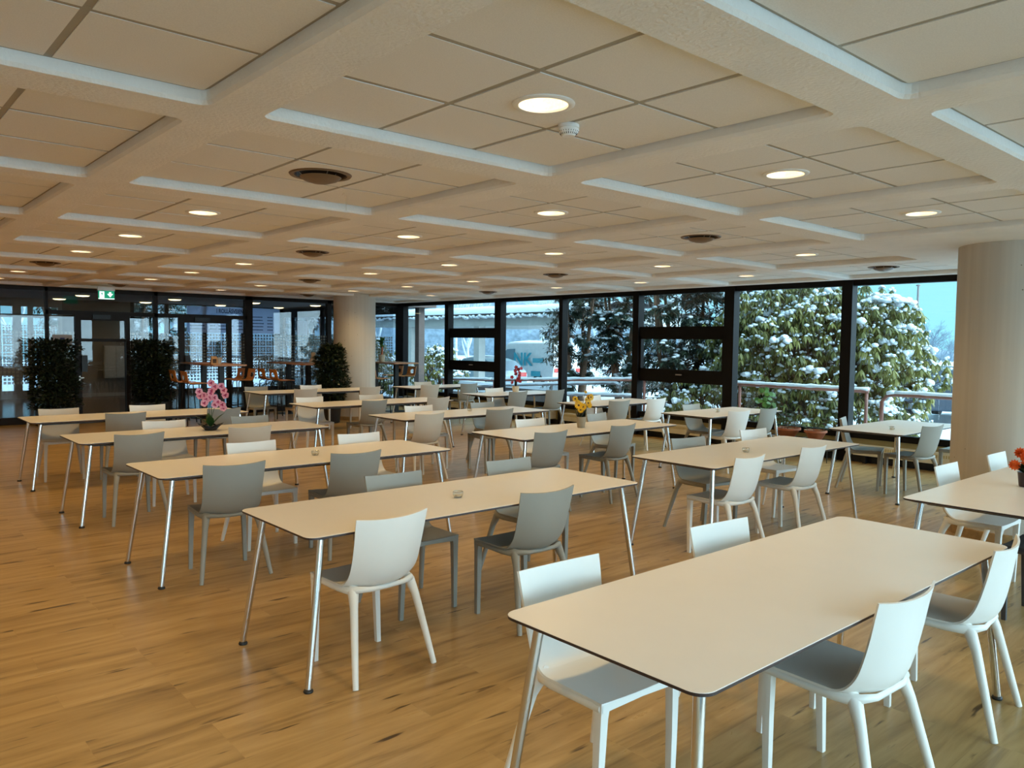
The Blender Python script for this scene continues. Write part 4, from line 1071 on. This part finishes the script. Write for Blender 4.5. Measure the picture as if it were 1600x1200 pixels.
def rhodo(loc, rx, ry, z0, z1, label, seed, nw, snowf=.55, trunk=True, mound=None):
    r = empty('rhododendron', loc, 0, label, 'shrub', 'snowy rhododendron shrubs outside'); q = random.Random(seed)
    lf = MB(); sn = MB(); br = MB()
    for k in range(nw):
        t = q.uniform(0, 2*PI); ph = math.acos(q.uniform(-.55, 1)); rad = q.uniform(.62, 1.0)
        d = Vector((math.sin(ph)*math.cos(t), math.sin(ph)*math.sin(t), math.cos(ph)))
        bumpy = 1 + .10*math.sin(5*t+ph*4)+.07*math.sin(11*t-ph*7)
        p = Vector((rx*d.x*rad*bumpy, ry*d.y*rad*bumpy, z0 + (z1-z0)*(.38+.62*d.z*rad) if d.z > 0 else z0+(z1-z0)*(.38+.5*d.z*rad)))
        if p.x + loc[0] < 12.9: p.x = 12.9 - loc[0] + q.uniform(0,.2)
        n = q.randint(6, 9); a0 = q.uniform(0, 2*PI)
        for i in range(n):
            a = a0 + 2*PI*i/n; dr = q.uniform(-1.0, -.35)
            leaf(lf, p, (math.cos(a)*.75, math.sin(a)*.75, dr), (0,0,1), q.uniform(.13,.21), q.uniform(.036,.052), .3)
        if q.random() < snowf:
            big = q.random()
            if big < .06:
                for _ in range(6): snow_lump(sn, p+Vector((q.uniform(-.14,.14),q.uniform(-.14,.14),q.uniform(-.02,.07))), q.uniform(.04,.09), q, q.uniform(.6,.9))
            elif big < .45:
                a = q.uniform(0, PI); l = q.uniform(.03,.06)
                for u in (-1.2,0,1.2): snow_lump(sn, p+Vector((math.cos(a)*u*l,math.sin(a)*u*l,.01+q.uniform(-.03,.03))), q.uniform(.025,.05), q, .75)
            else:
                for _ in range(3): snow_lump(sn, p+Vector((q.uniform(-.08,.08),q.uniform(-.08,.08),q.uniform(-.05,.03))), q.uniform(.015,.032), q, .8)
        if q.random() < .16: br.tube([(p.x*.2,p.y*.2,z0), (p.x*.65,p.y*.65,z0+(p.z-z0)*.55), p], [.018,.011,.005], 5)
    if mound:
        for k in range(60):
            u, v = q.uniform(-1,1), q.uniform(-1,1); snow_lump(sn, Vector(mound)-Vector(loc)+Vector((.26*u,.34*v,.14*(1-max(abs(u),abs(v))**1.5)-.06)), q.uniform(.06,.10), q, .5)
    lf.build('foliage', M['rhodo'], r); sn.build('snow', M['snowlump'], r, smooth=True); br.build('branches', M['twig'], r)
    return r
rhodo((15.3, 8.05, GZ), 1.75, 2.35, .60, 3.55, 'large olive-green rhododendron with drooping leaves under snow, beyond the railing', 31, 3400, .58, mound=(15.0,6.45,2.55))
rhodo((14.4, 6.6, GZ), 1.1, 1.25, .1, 1.25, 'low snow-covered shrub in front of the large rhododendron', 32, 330, .75)
rhodo((14.6, 9.6, GZ), 1.3, 1.5, .1, 1.7, 'mid-height snowy shrub left of the large rhododendron', 33, 420, .7)
rhodo((15.2, 20.9, GZ), .8, 1.0, .1, 2.0, 'small pale snowy bush outside the corner window', 34, 420, .85)
rhodo((13.4, 22.4, GZ), 1.0, 1.2, .1, 2.4, 'snowy bush outside the lobby glass', 35, 420, .8)
def yew(loc, h, w, label, seed, nb=95, bare=.9):
    r = empty('conifer', loc, 0, label, 'tree', 'dark snowy conifers outside'); q = random.Random(seed)
    lf = MB(); sn = MB(); br = MB()
    for k in range(4):
        t = q.uniform(0, 2*PI); br.tube([(0.1*math.cos(t),.1*math.sin(t),0),(w*.18*math.cos(t),w*.18*math.sin(t),h*.4),(w*.3*math.cos(t+.3),w*.3*math.sin(t+.3),h*.95)], [.09,.06,.02], 7)
    for k in range(nb):
        z = bare*q.uniform(.5,1.0) if q.random() < .15 else bare + (h-bare)*q.random(); t = q.uniform(0, 2*PI); L_ = w*.5*q.uniform(.55,1.1)*(1-.35*((z-bare)/(h-bare) if z > bare else .5))
        s = Vector((.12*math.cos(t), .12*math.sin(t), z)); e = Vector((L_*math.cos(t), L_*math.sin(t), z + q.uniform(-.15,.35)))
        m_ = s.lerp(e, .5) + Vector((0,0,.10)); P = catmull([s, m_, e], 8); br.tube(P[::2], [.016,.012,.009,.006,.003], 5)
        for i in range(2, 9):
            for j in range(17):
                d = Vector((q.uniform(-1,1), q.uniform(-1,1), q.uniform(-.8,.3))) + (e-s).normalized()*.8
                leaf(lf, P[i] + Vector((q.uniform(-.08,.08),q.uniform(-.08,.08),q.uniform(-.07,.04))), d, (0,0,1), q.uniform(.11,.22), q.uniform(.03,.05), .2, n=2)
            if q.random() < .6: snow_lump(sn, P[i] + Vector((q.uniform(-.05,.05),q.uniform(-.05,.05),.05)), q.uniform(.035,.085), q, .5)
    lf.build('foliage', M['yew'], r); sn.build('snow', M['snowlump'], r, smooth=True); br.build('branches', M['trunk'], r, smooth=True)
yew((9.6, 31.5, GZ), 3.6, 3.4, 'dark snowy conifer beyond the lobby glass', 45, 110, .6)
yew((13.5, 28.0, GZ), 5.0, 3.6, 'dark snowy conifer beyond the lobby corner', 46, 120, .5)
yew((5.8, 27.5, GZ), 4.6, 3.0, 'dark snowy conifer behind the lobby mailboxes', 47, 90, .6)
yew((7.4, 26.0, GZ), 4.4, 2.6, 'dark conifer close to the lobby glass, left', 48, 110, .4)
yew((13.4, 25.6, GZ), 4.6, 2.8, 'dark conifer beside the lobby corner', 51, 120, .5)
yew((15.7, 15.1, GZ), 4.4, 2.0, 'slim dark snowy conifer with a low branch, left of the others', 52, 105, 1.6)
yew((15.2, 11.3, GZ), 4.4, 2.6, 'dark snowy conifer with leaning trunks behind the third window', 41, 150, 1.1)
yew((15.6, 13.3, GZ), 4.3, 2.3, 'dark snowy conifer behind the window with the red flower', 42, 120, 1.3)
yew((16.2, 9.9, GZ), 4.6, 2.8, 'dark snowy conifer just left of the large rhododendron', 43, 150, 1.0)
def twigtree(loc, h, label, seed, mat='frost_haze', spread=.6, depth=6, name='bare_tree'):
    r = empty(name, loc, 0, label, 'tree', 'snow-laden bare trees in the distance'); q = random.Random(seed); mb = MB()
    def grow(p, d, L_, rad, n):
        e = p + d*L_; mb.tube([p, p.lerp(e,.5)+Vector((q.uniform(-.04,.04),q.uniform(-.04,.04),0))*L_, e], [rad, rad*.8, rad*.6], 5 if rad > .03 else 3, cap=False)
        if n == 0: return
        for k in range(q.choice((2,3,3))):
            nd = (d + Vector((q.uniform(-1,1),q.uniform(-1,1),q.uniform(-.25,.6)))*spread).normalized()
            grow(p.lerp(e, q.uniform(.45,1)), nd, L_*q.uniform(.6,.82), rad*.62, n-1)
    grow(Vector((0,0,0)), Vector((q.uniform(-.06,.06),q.uniform(-.06,.06),1)).normalized(), h*.30, h*.014, depth)
    mb.build('branches', M[mat], r)
    return r
spots = [(30,30,8),(34,36,9),(28,36,7),(38,31,9),(33,42,9),(42,38,10),(26,42,8),(46,45,11),(38,50,11),(24,50,9),(30,56,10),(18,46,9),(50,34,10),(36,26,8),(12,40,8),(6,38,8),(0,42,9),(20,34,6)]
for k, (x, y, h) in enumerate(spots):
    wh = ['behind the parked van','behind the canopy posts','between canopy and van','right of the parked van','far behind the canopy','on the far slope','left of the canopy','highest on the slope','deep in the wood','left in the wood','deep behind the lobby','beyond the lobby glass','far right of the van','nearest right of the van','beyond the lobby doors, right','beyond the lobby doors, left','beyond the lobby doors, far left','short one by the canopy'][k]
    twigtree((x, y, GZ), h, 'snow-laden bare tree ' + wh, 60+k)
for k, (x, y, h) in enumerate([(50,19.6,4.4),(51,19.1,4.2),(50,18.5,3.8),(52,18.5,3.6),(49,17.4,3.2),(53,20.6,4.8)]):
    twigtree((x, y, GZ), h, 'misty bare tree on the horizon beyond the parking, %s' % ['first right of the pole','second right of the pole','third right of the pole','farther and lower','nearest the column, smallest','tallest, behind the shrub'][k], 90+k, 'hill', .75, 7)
# distant wooded slope
vs = []; xs = np.linspace(0, 1, 60)
mb = MB()
for i, t in enumerate(xs):
    x = 95 - 60*t*t; y = -10 + 110*t; hh = .3 + 8*min(1, max(0, t*1.9-.55)) + t*(1.6*math.sin(t*17) + .8*math.sin(t*53))
    vs += [(x, y, GZ-1), (x-3, y, GZ+hh*.55), (x+4, y+2, GZ+hh)]
mb.add(vs, [(3*i+k, 3*i+3+k, 3*i+4+k, 3*i+1+k) for i in range(59) for k in (0, 1)])
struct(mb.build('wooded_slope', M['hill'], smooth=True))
# railings
def railing(pts, label, mats=('rail',), posts=(), h=.95):
    r = empty('railing', (0,0,0), 0, label, 'railing')
    MB().tube(pts, .032, 10).build('handrail', M[mats[0]], r, smooth=True)
    for p in posts: MB().tube([p, (p[0], p[1], -.45)], .028, 8).build('post', M[mats[0]], r, smooth=True)
    mb = MB(); q = random.Random(int(pts[0][1]*10)); 
    top = [Vector(p) for p in pts]
    for a, b in zip(top[:-1], top[1:]):
        if abs(a.z-b.z) > .3*(a-b).length: continue
        n = max(2, int((b-a).length/.12)); ring = []
        P = [a.lerp(b, i/n) + Vector((0,0,.028+q.uniform(0,.012))) for i in range(n+1)]
        mb.tube(P, [q.uniform(.028,.042) for _ in P], 8)
    if mb.v: mb.build('snow', M['snowlump'], r, smooth=True)
    return r
railing([(12.75,5.72,.93),(12.75,10.4,.93)], 'rust-red railing with snow on top, outside the middle windows', posts=[(12.75,5.75,.93),(12.75,8.1,.93),(12.75,10.35,.93)])
railing([(12.75,5.50,-.4),(12.75,5.50,.78),(12.75,5.42,.88),(12.75,5.30,.90),(12.75,1.2,.90)], 'rust-red railing with rounded corner outside the right window', posts=[(12.75,3.2,.90)])
railing([(13.6,11.3,.85),(13.6,16.3,.62),(13.6,18.6,.55)], 'long snowy brown handrail sloping down outside the left windows', posts=[(13.6,13.6,.75),(13.6,16.2,.62),(13.6,18.5,.55)])
railing([(14.6,12.6,.35),(14.6,12.6,.62),(14.6,12.8,.68),(14.6,19.5,.25)], 'second snowy handrail of the ramp, farther out', ('railg',), [(14.6,15,.55),(14.6,17.5,.40)])
railing([(13.6,11.4,.48),(13.6,18.5,.18)], 'lower grey ramp rail outside the left windows', ('railg',))
pb = empty('low_wall', (0,0,0), 0, 'brown boarded ramp side under the handrails', 'wall')
MB().box(15.4, 15.5, 15.5, 20.5, GZ, .30).build('boarding', M['canopyd'], pb); MB().box(15.35, 15.55, 15.5, 20.5, .30, .40).build('snow', M['snowlump'], pb)
# entrance canopy
cp = empty('entrance_canopy', (0,0,0), 0, 'snow-covered entrance canopy on square posts outside the far windows', 'canopy')
MB().box(18.0, 23.0, 16.2, 30.0, 2.22, 2.55).build('fascia', M['canopy'], cp)
MB().box(17.85, 23.1, 16.0, 30.2, 2.55, 2.68).build('roof_edge', M['canopyd'], cp)
mb = MB(); n = 60; q = random.Random(2); vs = []
for i in range(n+1):
    y = 15.95 + 14.3*i/n; j = q.uniform(-.04,.04)
    vs += [(17.80+j, y, 2.66), (17.84+j, y, 2.80), (18.2, y, 2.92+q.uniform(0,.03)), (23.1, y, 2.95)]
mb.add(vs, [(4*i+k, 4*i+4+k, 4*i+5+k, 4*i+1+k) for i in range(n) for k in range(3)]); mb.build('snow', M['snowlump'], cp, smooth=True)
mb = MB()
for k in range(110): snow_lump(mb, (17.82, 17.3+12.8*k/110, 2.56+q.uniform(-.05,.03)), q.uniform(.04,.09), q, .8)
mb.build('clinging_snow', M['snowlump'], cp, smooth=True)
for x, y in ((18.25,18.15),(18.25,22.6),(18.25,27.0),(22.6,16.6)): MB().box(x-.15, x+.15, y-.15, y+.15, GZ, 2.22).build('post', M['canopy'], cp)
lb = empty('lobby_side_canopy', (0,0,0), 0, 'flat brown porch roof beside the lobby glass', 'canopy')
MB().box(11.45, 13.4, 18.6, 23.9, 2.62, 2.90).build('roof', M['canopyd'], lb); MB().box(11.42, 13.5, 18.5, 24.0, 2.90, 3.05).build('snow', M['snowlump'], lb)
for x, y in ((13.1,19.0),(13.1,23.6)): MB().box(x-.1,x+.1,y-.1,y+.1,GZ,2.62).build('post', M['canopyd'], lb)
# vehicles (x forward)
def vehicle(name, prof, glass, W, mat, label, loc, rz, wheels, lamp=None, roof_in=.12, snow=True):
    r = empty(name, loc, rz, label, 'car'); mb = MB(); n = len(prof); zt = max(z for _, z in prof)
    def hw(z): return W/2 - (roof_in*max(0, (z-.85)/(zt-.85)) if z > .85 else 0)
    L_ = [(x, -hw(z), z) for x, z in prof]; R_ = [(x, hw(z), z) for x, z in prof]
    mb.add(L_+R_, [tuple(range(n)), tuple(range(n, 2*n))[::-1]] + [(k, n+k, n+(k+1)%n, (k+1)%n) for k in range(n)])
    b = mb.build('body', mat, r); bevel(b, .05, 3)
    for gl in glass:
        g = MB()
        for s in (-1, 1):
            vs = [(x, s*(hw(z)+.006), z) for x, z in gl]; g.add(vs, [tuple(range(len(gl)))])
        g.build('side_window', M['carglass'], r)
    for wx in wheels:
        for s in (-1, 1):
            wm = MB(); S = 24
            for rad, y0, y1, mi in ((.33, .0, .2, 0), (.20, -.01, .0, 1)):
                vs = [(wx+rad*math.cos(2*PI*k/S), s*(W/2-.19)+s*(.19-y0) , .33+rad*math.sin(2*PI*k/S)) for k in range(S)] + [(wx+rad*math.cos(2*PI*k/S), s*(W/2-y1), .33+rad*math.sin(2*PI*k/S)) for k in range(S)]
                wm.add(vs, [tuple(range(S)), tuple(range(S,2*S))[::-1]] + [(k,(k+1)%S,S+(k+1)%S,S+k) for k in range(S)], mi)
            wm.build('wheel', [M['tyre'], M['steel']], r)
    xb = min(x for x, _ in prof)
    lm_ = MB()
    for s in (-1, 1): lm_.box(xb-.012, xb+.10, s*(W/2-.25) - .16, s*(W/2-.25)+.16, *(lamp or (.75,.92)))
    lm_.build('tail_lamp', M['redlamp'], r)
    if snow:
        sn = MB(); xs_ = [x for x, z in prof if z > zt-.08]; q = random.Random(3)
        x0, x1 = min(xs_), max(xs_); vs = []; nn_ = 10
        for i in range(nn_+1):
            for j in range(7):
                u = -1+j/3; e = 1-max(abs(u), abs(-1+2*i/nn_))**4
                vs.append((x0+(x1-x0)*i/nn_, (W/2-roof_in-.05)*u, zt-.01+.09*e*q.uniform(.8,1.2)))
        sn.add(vs, [(i*7+j,(i+1)*7+j,(i+1)*7+j+1,i*7+j+1) for i in range(nn_) for j in range(6)]); sn.build('snow', M['snowlump'], r, smooth=True)
    return r
car_prof = [(-2.15,.35),(-2.2,.8),(-2.1,1.0),(-1.55,1.38),(-1.1,1.48),(.1,1.46),(.95,1.02),(1.9,.86),(2.15,.65),(2.15,.35)]
car_gl = [[(-1.6,1.02),(-1.35,1.33),(-.75,1.39),(-.75,1.02)], [(-.68,1.02),(-.68,1.39),(.02,1.38),(.65,1.02)]]
van_prof = [(-2.5,.35),(-2.55,1.0),(-2.45,1.95),(-2.2,2.05),(.6,2.02),(1.35,1.35),(2.3,1.10),(2.5,.75),(2.5,.35)]
van = vehicle('van', van_prof, [[(.0,1.15),(.05,1.75),(.62,1.72),(1.15,1.22),(1.15,1.15)]], 1.85, M['van'], 'white delivery van with teal NK lettering parked beyond the canopy', (24.6,26.8,GZ+.02), PI/2, (-1.6,1.55), roof_in=.16)
text('NK', .80, (.05,.935,1.02), (PI/2,0,PI), M['teal'], 'lettering', van, .004, 1.1)
mb = MB(); mb.box(-1.75,-1.15,.925,.932,.55,.78); mb.box(-1.95,-1.25,.925,.932,1.15,1.35); mb.build('stripes', M['teal'], van)
vehicle('car', car_prof, car_gl, 1.75, M['car'], 'silver-blue snowy car parked in front of the white van', (21.2,26.3,GZ-.1), PI/2, (-1.35,1.35))
vehicle('car', car_prof, car_gl, 1.75, M['car'], 'snowy car behind the ramp rails, left of the van', (22.0,31.4,GZ-.1), PI/2, (-1.35,1.35))
vehicle('car', car_prof, car_gl, 1.75, M['carr'], 'dark car with red tail lamp parked beyond the right window', (23.4,8.1,GZ+.1), .12, (-1.35,1.35), (.80,.98))
fpz = empty('flagpole', (40, 15.72, GZ), 0, 'thin grey pole standing against the sky', 'pole')
MB().tube([(0,0,0),(0,0,5.0)], [.07,.05], 10).build('pole_shaft', M['railg'], fpz); MB().lathe([(.0,5.0),(.10,5.02),(.10,5.08),(0,5.1)], seg=12).build('cap', M['railg'], fpz)

# ------------------------------------------------------------------ light
W_ = D.worlds.new('overcast_sky'); SC.world = W_; W_.use_nodes = True; nt = W_.node_tree; nt.nodes.clear()
out = nt.nodes.new('ShaderNodeOutputWorld'); bg = nt.nodes.new('ShaderNodeBackground'); nt.links.new(bg.outputs[0], out.inputs[0])
tc = nt.nodes.new('ShaderNodeTexCoord'); sx = nt.nodes.new('ShaderNodeSeparateXYZ'); nt.links.new(tc.outputs['Generated'], sx.inputs[0])
col = ramp(nt, sx.outputs[2], [(0.0,HOR), (.22,MID), (1.0,ZEN)])
# glow added to the sky, low behind the camera, for more daylight indoors
dp = nt.nodes.new('ShaderNodeVectorMath'); dp.operation = 'DOT_PRODUCT'; nt.links.new(tc.outputs['Generated'], dp.inputs[0]); dp.inputs[1].default_value = Vector((.35,-.82,.42)).normalized()
gl = ramp(nt, dp.outputs['Value'], [(.35,(0,0,0)), (1.0,(1,1,1))]); sc_ = nt.nodes.new('ShaderNodeVectorMath'); sc_.operation = 'MULTIPLY'; nt.links.new(gl, sc_.inputs[0]); sc_.inputs[1].default_value = GLOW
ad = nt.nodes.new('ShaderNodeVectorMath'); ad.operation = 'ADD'; nt.links.new(col, ad.inputs[0]); nt.links.new(sc_.outputs[0], ad.inputs[1]); nt.links.new(ad.outputs[0], bg.inputs[0])
bg.inputs[1].default_value = 1.0
def spot(x, y, z, e):
    l = D.lights.new('downlight_beam', 'SPOT'); l.energy = e; l.color = LCOL; l.spot_size = math.radians(150); l.spot_blend = .9; l.shadow_soft_size = .08
    o = D.objects.new('downlight_beam', l); COL.objects.link(o); o.location = (x, y, z)
for x, y in LIGHTS: spot(x, y, ZT-.02, LAMP)
for yy in (20.6, 23.0):
    for xx in (-1.6, .5, 2.55, 4.62, 6.72, 8.80, 10.6): spot(xx, yy, ZL-.08, LAMP*.55)

# ------------------------------------------------------------------ camera
cam = D.cameras.new('camera'); co = D.objects.new('camera', cam); COL.objects.link(co)
cam.sensor_fit = 'HORIZONTAL'; cam.sensor_width = 36; cam.lens = 36*1224.17/1600; cam.clip_start = .05; cam.clip_end = 500
fw = Vector((0.65942241,0.74983894,-0.05388556)); rt = Vector((0.75130369,-0.65984731,0.01201219)); up = Vector((0.02654903,0.04840552,0.99847486))
co.matrix_world = Matrix(((rt.x,up.x,-fw.x,0),(rt.y,up.y,-fw.y,0),(rt.z,up.z,-fw.z,1.66737),(0,0,0,1)))
SC.camera = co
SC.view_settings.view_transform = 'Standard'; SC.view_settings.look = 'None'; SC.view_settings.gamma = 1; SC.view_settings.use_curve_mapping = False
SC.view_settings.exposure = EXPO
SC.cycles.max_bounces = 10; SC.cycles.diffuse_bounces = 5; SC.cycles.glossy_bounces = 4; SC.cycles.transparent_max_bounces = 24; SC.cycles.transmission_bounces = 6
SC.cycles.use_denoising = True; SC.cycles.sample_clamp_indirect = 6
SC.cycles.caustics_reflective = False; SC.cycles.caustics_refractive = False
